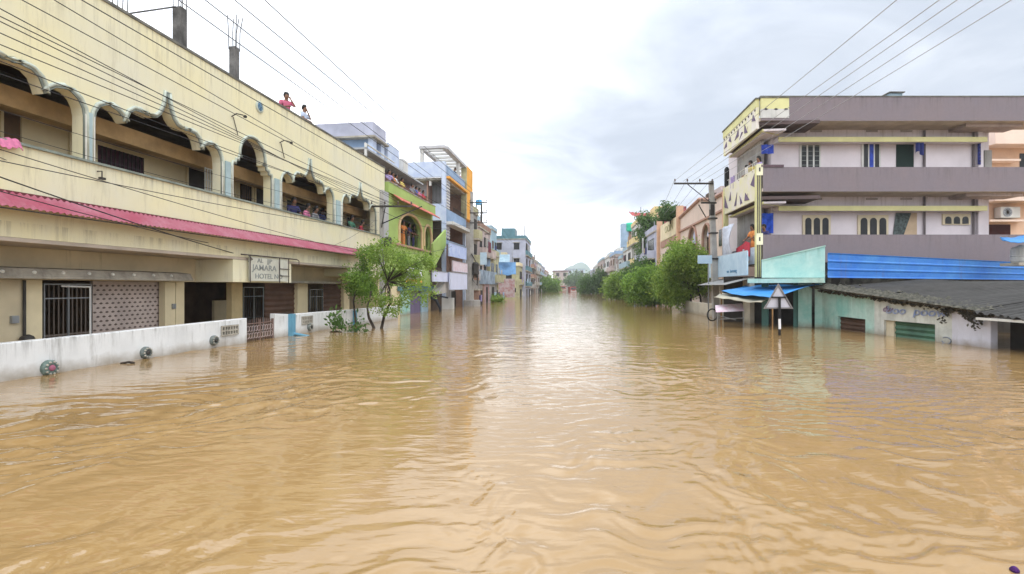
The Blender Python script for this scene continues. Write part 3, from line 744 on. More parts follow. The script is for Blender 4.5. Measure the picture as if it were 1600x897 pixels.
m = MB(G); m.box(-.3, .15, gy0, gy1 + .35, zP + .001, zP + .06); m.build('parapet_coping', CONC, gh)
m = MB(G); m.box(-.25, -.001, gy0, gy1, G.zx(620, 447), zb - .001); m.build('lower_wall', GREEN, gh)
m = MB(G); m.box(.0, .14, G.sy(612), gy1 + .1, zb - .12, zb - .002); m.build('window_ledge', PEACHD, gh)
for ap, nm in ((ap1, 'pointed_arch'), (ap2, 'narrow_arch')):
    m = MB(G); m.tube([(.03, a, z) for a, z in ap], .09, 6); ar = m.build('arch_trim', mat('sand_trim', (.62, .45, .26)), gh)
m = MB(G)                                   # red tiled awning sloping along the front
aw0, aw1 = G.sy(612), G.sy(674); zt_ = G.zx(613, 303, .3)
n = 60
m.grid(lambda u, v: (.02 + .62 * v, aw0 + (aw1 - aw0) * u, zt_ + .12 - .42 * v + .03 * abs(math.sin(u * n * math.pi / 2))), n, 2)
m.build('tiled_awning', REDT, gh, solid=.04)
m = MB(G); m.box(-3, -.26, gy0, gy1, zb - .3, zb - .12); m.box(-3, -.26, gy0, gy1, z1 - .2, z1 - .02); m.build('floor_slab', CONC, gh)
m = MB(G); m.box(-3.0, -2.9, gy0, gy1, -1, z1); m.build('inner_wall', mat('dark_teal_wall', (.02, .10, .09), var=.3), gh)
m = MB(G); m.box(-2.89, -2.85, G.sy(634, -2.85), G.sy(648, -2.85), zb + .15, zb + 1.1); m.build('window', WHITE, gh)
m = MB(G); m.box(-7, -.26, gy1 - .2, gy1 - .001, -1, z1 - .21); m.build('side_wall', GREEN, gh); m = MB(G); m.box(-7, -.26, gy0, gy0 + .2, -1, z1 - .21); m.build('side_wall', GREEN, gh)
m = MB(G)
for i in range(10): q = ya + .15 + (yb - ya - .3) * i / 9; m.bar((-.12, q, zb), (-.12, q, zb + .75), .012)
m.bar((-.12, ya, zb + .75), (-.12, yb, zb + .75), .018); m.build('balustrade', IRON, gh)
# shop front below
zs = G.zx(620, 447)
m = MB(G); m.box(-.05, .0, gy0, G.sy(625), -.8, zs - .002); m.build('shop_front', CREAM2, gh)
m = MB(G); m.box(-.05, .04, G.sy(625.2), G.sy(640), -.8, zs - .3); m.build('shop_front', AQUA, gh)
m = MB(G); m.box(-.08, -.03, G.sy(641), G.sy(657), -.8, zs - .003); m.build('shop_shutter', mat('dull_violet_shutter', (.16, .13, .22)), gh)
m = MB(G); m.box(-.05, .05, G.sy(658), G.sy(668), -.8, zs - .3); m.build('shop_front', SKYB, gh)
m = MB(G); m.box(-.05, .02, G.sy(669), gy1, -.8, zs - .002); m.build('shop_front', mat('sand_wall', (.55, .45, .28), wet=.1), gh)
m = MB(G); m.box(.05, .22, G.sy(620), gy1, zs - .3, zs - .02); m.build('shop_fascia', TEAL, gh)
sg = thing('shop_sign', 'small square sign of white over orange on the green house front', 'sign', G, (0, G.sy(646), G.zx(646, 444)))
s0, s1 = G.sy(634, .1), G.sy(660, .1); q0, q1 = G.zx(646, 443, .1), G.zx(646, 418, .1)
m = MB(G); m.box(.03, .09, s0, s1, q0, q1); m.build('sign_board', WHITE, sg)
m = MB(G); m.box(.091, .10, s0 + .05, s1 - .05, q0 + .04, q0 + .28); m.build('orange_band', ORANGE, sg)
m = MB(G); m.box(.091, .10, s0 + .05, s1 - .05, q0 + .30, q0 + .5); m.build('grey_band', GREYW, sg)
m = MB(G); m.lathe([(.28, 0), (.28, .01)], (.091, (s0 + s1) / 2, q1 - .36), 16, 'x'); m.build('sign_emblem', mat('violet_emblem', (.30, .22, .5)), sg)
hp(629, -.5, zb - .12, 'person in an orange cloth sitting up in the pointed arch of the green house', -20, ORC, ORC, dress='skirt', lean=.1)
hp(638, -.6, zb - .12, 'man in dark blue standing in the pointed arch of the green house', 0, DBL, GRC, lean=.12)
hp(645, -.6, zb - .12, 'person in black standing second in the pointed arch of the green house', 10, plain('black_cloth', (.02, .02, .02)), DBL, lean=.12)
hp(668, -.5, zb - .12, 'person in pale pink in the narrow arch of the green house', 0, PKC, WHC, lean=.2)
# upper terrace storey set back
tx = -1.6
zt0 = G.zx(660, 289, -.6)
m = MB(G); ty0, ty1 = gy0 - 3.5, gy1 + .4
zr0, zr1 = G.zx(573, 232, -.6), G.zx(660, 289, -.6)
m.box(tx - .2, tx, ty0, ty1, z1, zr1 + .0); m.build('terrace_wall', MAUVE, gh)
yr0, yr1 = G.sy(572, -.6), G.sy(660, -.6)
m = MB(G); m.box(-6, -.6, yr0, yr1 + .2, zr1 + .02, zr1 + .12); m.build('terrace_roof', mat('grey_roof_sheet', (.38, .40, .42)), gh)
m = MB(G); m.box(-.7, -.6, yr0, yr0 + .14, z1, zr1 + .35); m.bar((-.65, yr0, zr1 + .33), (-.65, yr0 + 4.2, zr1 + .3), .05); m.build('corner_post', WHITEM, gh)
for px, a in ((607, ('person in lilac at the near end of the green parapet', -30, LLC, GRC)), (612, ('person in orange behind the green parapet, second from the near end', 0, ORC, WHC)), (617.5, ('person in white behind the green parapet, third from the near end', 10, WHC, GRC)),
              (627, ('woman in pale yellow sari behind the middle of the green parapet', 0, YLC, YLC)), (643, ('person in grey in the crowd at the far half of the green parapet', -20, GRC, GRC)), (649, ('person in blue in the crowd at the far half of the green parapet', 20, BLC, GRC)), (654, ('person in rose at the far half of the green parapet', 0, PKC, WHC)), (660, ('person in red nearest the brown door on the green terrace', 0, RDC, GRC))):
    hp(px, -.55, z1 - .1, *a, lean=.1, dress='skirt' if 'woman' in a[0] else 'pants', sc=.97)
# roof block of the green house
zr = zr1 + .12
X1 = G.sx(583, G.sy(583, -.9)); 
by0 = G.sy(583, -.9); by1 = G.sy(603, -.9); xl = G.sx(492, by0)
z_t = G.sz(190, -.9, by0); z_b = G.sz(212, -.9, by0); 
m = MB(G); m.box(xl, -.9, by0, by1, z_b, z_t); m.build('roof_tank_room', LAV, gh)
m = MB(G); m.box(xl + .3, -1.25, by0 + .3, by1 - .2, zr, z_b - .002); m.build('roof_room', SKYB if False else BLUEG, gh)
m = MB(G); m.box(xl - .1, -.75, by0 - .15, by1 + .15, z_b - .10, z_b - .001); m.build('roof_ledge', CONC, gh)
m = MB(G); m.box(-1.24, -.95, by0 + .1, by0 + .6, zr, z_b - .11); m.build('roof_pillar', MARB, gh); m = MB(G); m.box(-1.24, -.95, by1 - .6, by1 - .1, zr, z_b - .11); m.build('roof_pillar', MARB, gh)
m = MB(G); m.box(-2.2, -.9, by1 + .3, by1 + 2.2, zr, zr + 1.3); m.build('roof_stair_head', MARB, gh)
m = MB(G); m.box(-1.6, -.9, by1 + 3.0, by1 + 3.9, zr, zr + 1.0); m.build('water_tank', OFFW, gh)

# ================================================================== LEFT: blue corner house
cy0 = G.sy(695.6, .2); cy1 = G.sy(728, .2); cx = .2
xl = G.sx(622, cy0)
bh = thing('blue_corner_house', 'blue grey corner house with marbled parapet, open balconies and orange end panel', 'building', G, (cx, cy0, 0))
Z = lambda py: G.sz(py, cx, cy0)            # heights on the near corner
zt2, zt1 = Z(252), Z(276); f3 = Z(318); b3 = Z(344)
m = MB(G); m.box(xl, cx - .3, cy0, cy0 + .2, zt1, zt2); m.build('marbled_parapet', MARB, bh)
m = MB(G); m.box(cx - .29, cx, cy0, cy0 + .35, -1, zt2 + .001); m.box(cx - .25, cx - .01, cy1 - .25, cy1, -1, Z(232)); m.build('corner_pillar', MARB, bh)
m = MB(G); m.box(xl, cx - .3, cy0 + .0, cy0 + .22, b3, f3); m.build('balcony_parapet', MARB, bh)
m = MB(G); m.box(xl, cx - .3, cy0 + 1.6, cy0 + 1.8, f3, zt1 + .0); m.build('recess_wall', mat('pale_grey_wall', (.50, .48, .52), streak=.2), bh)
m = MB(G); m.box(xl, cx - .02, cy0 + .21, cy1, zt1 - .2, zt1 - .02); m.box(xl, cx - .02, cy0 + .23, cy1, f3 - 1.1, f3 - .95); m.build('floor_slab', CONC, bh)
m = MB(G)
for i in range(9): q = G.sx(673 + i * 2.2, cy0 + 1.58); m.box(q, q + .04, cy0 + 1.55, cy0 + 1.59, f3, zt1 - .21)
m.build('wall_pipe', TRIMD, bh)
m = MB(G); m.box(G.sx(661, cy0 + 1.58), G.sx(671, cy0 + 1.58), cy0 + 1.5, cy0 + 1.58, f3 - .9, Z(300)); dr = m.build('door', WOODB, bh)
m = MB(G); m.box(G.sx(671, cy0 + .4), G.sx(674, cy0 + .4), cy0 + .3, cy0 + .5, zt1 - .6, zt1 - .2); m.build('ceiling_beam_end', OFFW, bh)
# street face
def band(z0, z1, x0, x1, mt, name, ya=cy0 + .36, yb=cy1): 
    m = MB(G); m.box(x0, x1, ya, yb, z0, z1); return m.build(name, mt, bh)
band(Z(273), Z(256), cx - .2, cx + .02, BLUEG, 'street_parapet'); band(Z(277), Z(273.5), cx - .2, cx + .25, ORANGE, 'orange_ledge')
band(Z(344), Z(325), cx - .2, cx + .02, BLUEG, 'street_parapet'); band(Z(350), Z(345), cx - .2, cx + .55, WHITEM, 'white_sunshade')
band(Z(372 + 8), Z(378 - 4), cx - .2, cx, BLUEG, 'street_parapet')
for za_, zb_ in ((Z(325), Z(277.5)), (Z(372), Z(350.5))):
    m = MB(G); m.box(cx - .2, cx - .03, cy0 + .36, G.sy(703, cx), za_, zb_); m.build('pier_wall', LAV, bh)
    m = MB(G); k = 0; z = za_ + .05
    while z < zb_ - .1: m.box(cx - .03, cx + .04, cy0 + .45, G.sy(702.5, cx), z, z + .10); z += .24
    m.build('pier_band', OFFW, bh)
m = MB(G); m.box(cx - 1.6, cx - 1.5, cy0 + .36, cy1, Z(425), Z(277)); m.build('balcony_back_wall', BRICK, bh)
m = MB(G); m.box(cx - 1.49, cx - .26, cy1 - .2, cy1 - .02, -1, Z(277)); m.build('balcony_end_wall', BRICK, bh)
m = MB(G); m.box(cx - 1.49, cx - 1.42, G.sy(716, cx - 1.4), G.sy(724, cx - 1.4), Z(325), Z(292)); m.build('door', DARK, bh)
m = MB(G); ya = G.sy(709, cx)
for i in range(12): q = ya + (cy1 - ya) * i / 12; m.bar((cx - .05, q, Z(325)), (cx - .05, q + .3, Z(316)), .015); m.bar((cx - .05, q + .3, Z(325)), (cx - .05, q, Z(316)), .015)
m.bar((cx - .05, ya, Z(316)), (cx - .05, cy1, Z(316)), .02); m.build('balcony_railing', IRON, bh)
band(-1, Z(425), cx - 1.2, cx - 1.0, GREYW, 'ground_wall')
m = MB(G); m.box(xl, cx - .3, cy0 + .8, cy0 + 1.0, -1, b3); m.build('ground_wall', mat('dark_brown_wall', (.10, .07, .05), var=.3), bh)
m = MB(G); m.box(cx - .99, cx - .9, G.sy(707, cx - .9), G.sy(716, cx - .9), -1, Z(456)); m.build('door', DARK, bh)
# pergola
zp0 = Z(256); ztp = G.sz(227, cx, cy0)
m = MB(G)
pw = 2.1
m.box(cx - pw, cx - .0, cy0 - .1, cy0 + .25, ztp - .22, ztp); m.box(cx - .3, cx + .15, cy0 + .251, G.sy(727, cx), ztp - .22, ztp); m.box(cx - pw, cx - pw + .3, cy0 + .251, G.sy(727, cx), ztp - .22, ztp)
pg = m.build('pergola', mat('pergola_grey', (.52, .52, .54), streak=.3), bh)
y = cy0 + .9
while y < cy1 + 1.5:
    m = MB(G); m.box(cx - pw + .31, cx - .31, y, y + .22, ztp - .2, ztp - .02); m.build('pergola_beam', OFFW, pg); y += 1.1
for xx, yy in ((cx - pw + .05, cy0 + .05), (cx - pw + .05, cy0 + 4), (cx - .25, cy0 + 4.5)):
    m = MB(G); m.box(xx, xx + .25, yy, yy + .25, zp0, ztp - .221); m.build('pergola_post', OFFW, pg)
m = MB(G); m.box(cx - .3, cx + .1, G.sy(727.5, cx), G.sy(737, cx), Z(312) - .6, G.sz(259, cx, cy1)); m.build('orange_panel', ORANGE, bh)
m = MB(G); m.box(cx - .35, cx + .13, G.sy(726.2, cx), G.sy(727.4, cx), Z(312) - .6, ztp - .23); m.build('yellow_panel', YELLH, bh)
for px, lab, c1 in ((709, 'person in black looking over the blue rooftop parapet under the pergola', plain('black_cloth', 0)), (716, 'person in rose leaning over the blue rooftop parapet under the pergola', PKC)):
    hp(px, cx - .45, Z(256) - 1.05, lab, -10, c1, GRC, lean=.2)
# banners and boards on the corner house
def board(label, px0, px1, pyt, pyb, x, mt, fr=L, name='sign_board', letters=None, lm=None, tilt=0, th=.05, cat='sign', lsz=.4, sx=1.0):
    y0, y1 = fr.sy(px0, x), fr.sy(px1, x); z1_, z0_ = fr.sz(pyt, x, y0), fr.sz(pyb, x, y0)
    t = thing(name.replace('board', 'hoarding') if name == 'sign_board' else name, label, cat, fr, (x, (y0 + y1) / 2, z0_))
    m = MB(fr); m.prism([(x + tilt, y0, z0_), (x + tilt, y1, z0_), (x, y1, z1_), (x, y0, z1_)], (-th, 0, 0)); m.build('panel', mt, t)
    m = MB(fr)
    for q in (y0, y1): m.bar((x + tilt + .02, q, z0_ - .02), (x + .02, q, z1_ + .02), .02)
    for zz_, xx in ((z0_, x + tilt), (z1_, x)): m.bar((xx + .02, y0, zz_), (xx + .02, y1, zz_), .02)
    m.build('frame', STEEL, t)
    if letters:
        for i, s_ in enumerate(letters): text(s_, fr, (x + tilt + .03, (y0 + y1) / 2, z1_ - (i + .6) * (z1_ - z0_) / len(letters)), lsz, t, lm or BLUEG, 'x', sx=sx)
    return t
board('pale blue banner with a darker blue squiggle across the corner house', 701, 729, 378, 400, .9, mat('pale_blue_banner', (.52, .60, .82), var=.1, scale=3, col2=(.30, .40, .72)))
board('washed out pink banner under the pale blue banner', 707, 730.5, 407, 424, 1.0, mat('washed_pink_banner', (.62, .48, .54), var=.1, scale=3, col2=(.70, .68, .74)))
board('large blank white board standing above the water at the corner house', 702.5, 730, 425, 453, 1.15, mat('bluish_white_board', (.62, .66, .84), var=.04, rough=.6))
board('smaller white board beside the blank white board', 676, 702, 423, 440, 1.0, mat('bluish_white_board', 0))
bp0 = G.sy(684, .9)
m = MB(G); m.prism([(.3, G.sy(676, .3), G.sz(455, .3, bp0)), (.9, bp0, G.sz(460, .9, bp0)), (.9, G.sy(698, .9), G.sz(458, .9, bp0)), (.9, G.sy(698, .9), G.sz(437, .9, bp0)), (.7, G.sy(688, .7), G.sz(436, .7, bp0))], (-.06, 0, 0))
tag(m.build('tilted_board', mat('grey_ply', (.42, .40, .38))), 'grey board tilted on its edge left of the white boards', 'board')
# slanting stair of the green house against the corner house
st = thing('outside_stair', 'steep concrete stair with a lime green parapet climbing beside the green house', 'stair', G, (.2, gy1, 0))
s0y, s1y = G.sy(677, .3), G.sy(697, .3)
za_ = [G.sz(p, .3, s0y) for p in (381, 418)]; zb_ = [G.sz(p, .3, s1y) for p in (359, 384)]
m = MB(G); m.yz([(s0y, za_[0]), (s1y, zb_[0]), (s1y, zb_[1]), (s0y + .3, za_[1])], .15, .3); m.build('stair_parapet', GREEN, st)
m = MB(G); n = 12
for i in range(n):
    q0 = s0y + (s1y - s0y) * i / n; q1 = s0y + (s1y - s0y) * (i + 1) / n; zz0 = za_[1] - .25 + (zb_[1] - za_[1] + .05) * i / n
    m.box(-1.0, .149, q0, q1, zz0 - .12, zz0 + .16)
m.build('stair_flight', mat('dark_brown_wall', 0), st)
m = MB(G); m.box(-1.0, .05, s0y + .3, s1y - .3, -1, za_[0] - 1.6); m.build('stair_store', mat('dark_brown_wall', 0), st)
# things in the water near the steps
tx_, ty_ = wl(684, 487); m = MB(); 
m.tube([(tx_ - .5, ty_, 1.0), (tx_ - .1, ty_, .8), (tx_ + .15, ty_, .25), (tx_ + .2, ty_, -.3)], .12, 8, .07); m.tube([(tx_ - .6, ty_, 1.05), (tx_ - .3, ty_ + .1, 1.15), (tx_ + .7, ty_ + .1, .95)], .06, 6)
tag(m.build('black_pipe_bend', plain('black_rubber', (.02, .022, .03)), smooth=True), 'black bent hose hanging over rails below the tilted board', 'hose')
tx_, ty_ = wl(694, 483); m = MB(); m.box(tx_ - 1.3, tx_ + .7, ty_, ty_ + .8, -.3, .85)
tag(m.build('concrete_plinth', OFFW, bevel=.03), 'pale concrete plinth under the white boards at the water edge', 'plinth')

# ================================================================== utility poles
def pole(label, px, pyb, pyt, Y=None, X=None, arms=(), w=.13, group='utility poles', lean=0, mt=POLE, stub=0):
    """arms: (py, px_left, px_right, braces)"""
    if Y is None: X, Y = wl(px, pyb)
    if X is None: X = (px - CX) / F * Y
    t = thing('utility_pole', label, 'pole', WORLD, (X, Y, 0), group)
    zt_ = H + (CY - pyt) / F * Y
    def sh(z): return X + lean * z
    m = MB(); a, b = w, w * .62
    m.prism([(sh(-1.5) - a, Y - a * .8, -1.5), (sh(-1.5) + a, Y - a * .8, -1.5), (sh(-1.5) + a, Y + a * .8, -1.5), (sh(-1.5) - a, Y + a * .8, -1.5)], (0, 0, .01))
    m = MB(); k = [(-1, -1), (1, -1), (1, 1), (-1, 1)]
    vs = [(sh(-1.5) + i * a, Y + j * a * .8, -1.5) for i, j in k] + [(sh(zt_) + i * b, Y + j * b * .8, zt_) for i, j in k]
    m.add(vs, [(0, 3, 2, 1), (4, 5, 6, 7), (0, 1, 5, 4), (1, 2, 6, 5), (2, 3, 7, 6), (3, 0, 4, 7)])
    m.build('shaft', mt, t, bevel=.015)
    for (py, p0, p1, nb) in arms:
        z = H + (CY - py) / F * Y; x0 = (p0 - CX) / F * Y; x1 = (p1 - CX) / F * Y
        m = MB(); m.box(x0, x1, Y - .16, Y - .09, z - .045, z + .045)
        if nb: m.bar((x0 + (x1 - x0) * .35, Y - .12, z - .05), (sh(z) , Y - .12, z - 1.1), .025)
        ar = m.build('cross_arm', IRON, t)
        n = max(3, int((x1 - x0) / .55) + 1)
        for i in range(n):
            q = x0 + .05 + (x1 - x0 - .1) * i / (n - 1)
            m = MB(); m.lathe([(.014, 0), (.014, .07), (.045, .08), (.05, .12), (.03, .14), (.045, .16), (.03, .20), (.01, .21)], (q, Y - .125, z + .045), 8); m.build('insulator', mat('brown_insulator', (.10, .07, .06), rough=.3), ar)
    return t, X, Y, zt_
tA, pAx, pAy, pAz = pole('grey concrete pole with one cross arm at the end of the cream hall', 597, 0, 300, Y=26.6, arms=[(323, 580, 645, 1)], w=.14)
m = MB(); z = H + (CY - 395) / F * pAy
m.lathe([(.16, 0), (.2, .05), (.2, .45), (.14, .5)], (pAx + .32, pAy - .05, z + .3), 10); m.tube([(pAx + .3, pAy, z + .3), (pAx + .1, pAy - .2, z - .2), (pAx + .35, pAy - .1, z - .3), (pAx - .1, pAy - .15, z + .2), (pAx + .1, pAy - .2, z + .8)], .035, 5)
m.build('cable_joint_box', IRON, tA)
tH, pHx, pHy, pHz = pole('tall concrete pole with three stacked cross arms beside the blue corner house', 737, 478.5, 300, arms=[(317, 734, 761, 0), (333, 734, 761, 0), (348.5, 734, 761, 0)], w=.2)
m = MB(); z = H + (CY - 425) / F * pHy
m.lathe([(.2, 0), (.3, .1), (.3, 1.0), (.2, 1.15)], (pHx + .35, pHy - .2, z - .3), 10); m.tube([(pHx, pHy - .25, z + 1.6), (pHx + .5, pHy - .3, z + .7), (pHx + .1, pHy - .3, z - .7), (pHx + .5, pHy - .3, z - 1.2), (pHx + .6, pHy - .3, z + .4)], .05, 5)
m.build('cable_joint_box', IRON, tH)
m = MB(); m.box(pHx - .7, pHx + .75, pHy - .3, pHy + .5, -.5, .55); tag(m.build('pole_footing', GREYW, bevel=.04), 'grey concrete block round the foot of the tall three armed pole', 'footing')
pole('slim steel pole with one arm standing far left of the street', 753, 0, 318, Y=58, arms=[(366, 738, 766, 0)], w=.09, mt=IRON)
pole('distant left pole with fanned arms in front of the lavender block', 801, 462, 372, arms=[(378, 794, 808, 1), (386, 795, 807, 0)], w=.18)
pole('dark distant pole beside the bushes on the left bank', 835, 457, 398, arms=[(404, 828, 842, 1), (412, 829, 841, 0)], w=.25, mt=CONCD)
tP, pPx, pPy, pPz = pole('leaning concrete pole with a wide cross arm on the right bank', 1119, 0, 283, Y=28.0, arms=[(287.5, 1052, 1113, 1), (317.5, 1094, 1118, 0)], w=.19, lean=-.037)
for z in (3.2, 4.6, 5.4): m = MB(); m.box(pPx - .037 * z - .2, pPx - .037 * z + .2, pPy - .2, pPy + .16, z, z + .08); m.build('pole_clamp', IRON, tP)
m = MB(); m.box(pPx - .35, pPx - .15, pPy - .15, pPy + .1, 5.6, 6.2); m.tube([(pPx - .6, pPy - .1, 5.5), (pPx - 1.0, pPy - .1, 6.2)], .03, 5); m.build('fuse_box', IRON, tP)
pole('white pole among the trees on the right bank', 1004.5, 0, 372, Y=60, arms=[], w=.13, mt=OFFW)
pole('small far pole in front of the white flats on the right', 961, 0, 398, Y=88, arms=[(402, 956, 966, 0)], w=.13)

# ------------------------------------------------------------------ wires
def wire(label, a, b, sag, r=.012, mt=WIRE, group=None, name='overhead_wire', n=24, cat='wire'):
    a, b = Vector(a), Vector(b); pts = []
    for i in range(n + 1):
        t = i / n; p = a.lerp(b, t); p.z -= 4 * sag * t * (1 - t); pts.append(p)
    return tag(MB().tube(pts, r, 5).build(name, mt, base=(a.x, a.y, a.z)), label, cat, group)
def through(P, px, py, Y1, Yend):
    """straight continuation from P through the point seen at px,py at depth Y1, to depth Yend"""
    q = Vector(P3(px, py, Y1)); P = Vector(P); k = (Yend - P.y) / (q.y - P.y); return P + (q - P) * k
# five along the cream hall
e0 = (pAx - .5, pAy - .12, H + (CY - 321) / F * pAy)
for i, (pyl, o) in enumerate(((2, .0), (22, .45), (40, .9), (58, 1.35), (-30, 1.9), (84, .2), (104, .7), (14, 1.15), (-62, 1.6))):
    e = (e0[0] + o, e0[1], e0[2])
    q = through(e, 0, pyl, 8.3, -6)
    wire('thin black wire running past the ogee arches to the cream hall end pole', e, q, .12, .009, group='wires along the cream hall')
for i, (a, py0, Y1, px1, py1, Y2) in enumerate(((0, 222, 9.0, 575, 398, 25.5), (0, 262, 8.6, 420, 410, 18.5), (0, 240, 8.8, 590, 360, 26.0), (0, 284, 8.4, 395, 392, 18.0))):
    lab = ['sagging black cable crossing the cream band below the arches, uppermost', 'heavy black cable crossing the pink awning to the sign frame', 'black service cable running to the hall end pole under the arches', 'lowest black cable reaching the left side of the sign frame'][i]
    A = Vector(P3(px1, py1, Y2)); q = through(A, a, py0, Y1, 4.0)
    wire(lab, A, q, .18, .013 if i == 1 else .009)
for i, (p0, p1) in enumerate((((0, 246, 9.6), (330, 306, 18.5)), ((0, 300, 10.2), (265, 262, 16)), ((40, 330, 10.2), (215, 296, 14)), ((0, 205, 9.4), (590, 345, 26)), ((150, 262, 12), (585, 352, 25.8)), ((0, 172, 9.2), (592, 332, 26.2)), ((410, 395, 18), (540, 330, 24)), ((440, 400, 19), (585, 345, 25.8)))):
    a, b = P3(*p0), P3(*p1)
    wire(['thin loose wire looping over the cream band left of the stepped arch', 'thin loose wire rising from the picture edge to the rail below the second arch', 'short slack wire hanging over the cream band near the cable hook', 'thin wire strung across the first arch to the hall end pole', 'thin wire running just below the rail to the hall end pole', 'thin wire strung across the top of the first arch opening', 'slack wire climbing from the sign frame to the last arches', 'slack wire climbing from the sign frame to the hall end pole'][i], a, b, [.5, .7, .35, .25, .2, .2, .3, .4][i], .006)
for i, (xx, lab) in enumerate(((-6.15, 1), (-6.7, 1), (-7.35, 1), (-7.95, 1), (-8.5, 1))):
    px = [430, 385, 340, 300, 158][i]
    e = (pHx + [1.3, 1.0, .7, .4, .1][i], pHy - .12, H + (CY - [315, 315, 331, 331, 347][i]) / F * pHy)
    q = through(e, px, 0, 13.0 if i < 4 else 11.0, -12)
    wire('thin wire crossing the sky from the three armed pole to overhead left', e, q, .25, .012, group='wires over the left bank')
for i, px in enumerate((1383, 1447, 1474, 1512, 1556)):
    e = (pPx - 2.35 + .5 * i, pPy - .12, H + (CY - 284) / F * pPy)
    q = through(e, px, 0, 10.6, -12)
    wire('thin pale wire crossing the sky from the leaning pole to overhead right', e, q, .2, .009, WIREL, group='wires over the right bank')
for i in range(4):
    e = (pPx - 2.35 + .65 * i, pPy - .12, H + (CY - 284) / F * pPy)
    wire('thin pale wire running from the leaning pole down the far street', e, (16.4 + .4 * i, 60, 9.6), .5, .010, WIREL, group='wires along the far right street')
for i in range(3):
    wire('thin wire running from the three armed pole down the far left street', (pHx + .3 + .6 * i, pHy - .1, pHz - .6), (-.6 + .5 * i, 82, 8.6), .6, .012, group='wires along the far left street')
for i, (a, b) in enumerate((((pAx + .1, pAy - .15, 5.6), (-4.2, 36, 5.8)), ((pAx + .1, pAy - .15, 3.6), (-4.3, 36.5, 4.6)), ((pAx + 1.0, pAy - .15, 5.7), (pHx, pHy, 7.2)))):
    wire(['service wire from the hall end pole to the green house awning', 'drooping service wire from the hall end pole across the green wall', 'wire linking the hall end pole with the three armed pole'][i], a, b, .3, .012)
A = (pAx + 2.1, pAy - .12, H + (CY - 323) / F * pAy); wire('slanting stay rod from the cross arm down to the hall end pole', A, (pAx, pAy - .1, A[2] - .9), .0, .03, name='stay_rod', cat='rod')
# ================================================================== RIGHT: purple and white flats
P = Fr(11.2, 23.2, 0, 1)
Q = Fr(11.2, 23.2, .11, 1)
ph = thing('purple_flats', 'three storey pale mauve flats with purple grey parapets and yellow ledges', 'building', P, (0, 0, 0))
WY = 1.2                                    # main wall set back behind the parapet line
px_ = lambda p, y=0.0: P.sx(p, y)
pz_ = lambda p, y=0.0: P.sz(p, 0, y)
XE = 13.5                                   # parapets run on past the frame
XW = px_(1545, WY)
m = MB(P)
m.box(px_(1205, WY), XW, WY, WY + .25, -1, pz_(172, WY)); m.build('side_wall', PWALL, ph)
m = MB(P); m.box(XW - .22, XW, WY + .251, WY + 5, -1, pz_(172, WY)); m.build('rear_return_wall', PWALL, ph)
m = MB(P); m.box(px_(1205, WY), px_(1205, WY) + .2, WY + .26, WY + 4.8, 2.8, pz_(172, WY)); m.build('front_wall', PWALL, ph)
def pband(y0_, y1_, a, b, name, mt=PURP, ya=-.12, yb=.0):
    m = MB(P); m.box(px_(a) if a else 0, px_(b) if b else XE, ya, yb, pz_(y1_), pz_(y0_)); return m.build(name, mt, ph)
pband(153, 190, 1230, 0, 'roof_parapet'); pband(262, 300, 1190, 0, 'balcony_parapet'); pband(367, 410, 1190, 0, 'balcony_parapet')
m = MB(P); m.box(.0, XE, -.14, 0.02, pz_(153) + .001, pz_(153) + .05); m.build('parapet_coping', COPING, ph)
pband(258.5, 262, 1187, 1222, 'parapet_cap', mat('maroon_grey', (.12, .08, .10)), -.16, .02)
for z_, y1_ in ((pz_(190), pz_(190, WY)), (pz_(300), 0), (pz_(410), 0)):
    m = MB(P); m.box(0.0, XE, -.119, WY - .001, z_ - .001, z_ + .14); m.build('balcony_slab', SOFF, ph)
m = MB(P)
m.box(px_(1502, .5), px_(1590, .5), .25, WY - .002, pz_(190) - .14, pz_(190) - .003); m.build('roof_beam', PALE, ph)
m = MB(P); m.box(px_(1502, .5), px_(1590, .5), .25, WY - .002, pz_(300) - .14, pz_(300) - .003); m.build('roof_beam', PALE, ph)
m = MB(P); m.box(px_(1187), px_(1230), -.16, -.02, pz_(172), pz_(155)); m.build('corner_band', YELL, ph)
m = MB(P); m.box(px_(1187) , px_(1230), -.165, -.02, pz_(186), pz_(172) - .001); m.build('corner_band', OFFW, ph)
m = MB(P); m.box(px_(1187), px_(1230), -.15, -.02, pz_(190), pz_(186) - .001); m.build('corner_band', PURP, ph)
m = MB(P); m.box(px_(1186), px_(1231), -.19, .1, pz_(155) + .001, pz_(153)); m.build('corner_coping', COPING, ph)
DIAM = mat('dark_diamond', (.05, .04, .06))
for i in range(3):
    c = px_(1194 + i * 15.5); z = pz_(172.5); m = MB(P); m.xz([(c - .11, z), (c, z - .05), (c + .11, z), (c, z + .05)], -.172, -.166); m.build('diamond', DIAM, ph)
# yellow ledges
for py0, py1 in ((214.5, 222), (322, 329.5)):
    yy = WY - .5
    m = MB(P); m.box(px_(1216, yy), px_(1541, yy), yy - .06, yy, pz_(py1, yy), pz_(py0, yy)); m.build('yellow_ledge_edge', YELL, ph)
    m = MB(P); m.box(px_(1216, yy), px_(1541, yy), yy + .001, WY - .001, pz_(py1, yy) + .02, pz_(py0, yy) - .02); m.build('ledge_slab', PWALL, ph)
for px in (1524,):
    m = MB(P); m.box(px_(px, WY), px_(px + 8, WY), WY - .16, WY - .001, 2.8, pz_(190)); m.build('wall_pilaster', PWALL, ph)
for px in (1442.5, 1519):
    m = MB(P); m.tube([(px_(px, WY), WY - .08, 2.9), (px_(px, WY), WY - .08, pz_(192))], .045, 8); m.build('drain_pipe', mat('dark_pipe', (.15, .13, .14)), ph)
m = MB(P); m.box(px_(1444, WY), px_(1449, WY), WY - .10, WY - .002, 6.0, pz_(192)); m.build('wall_pilaster', PWALL, ph)
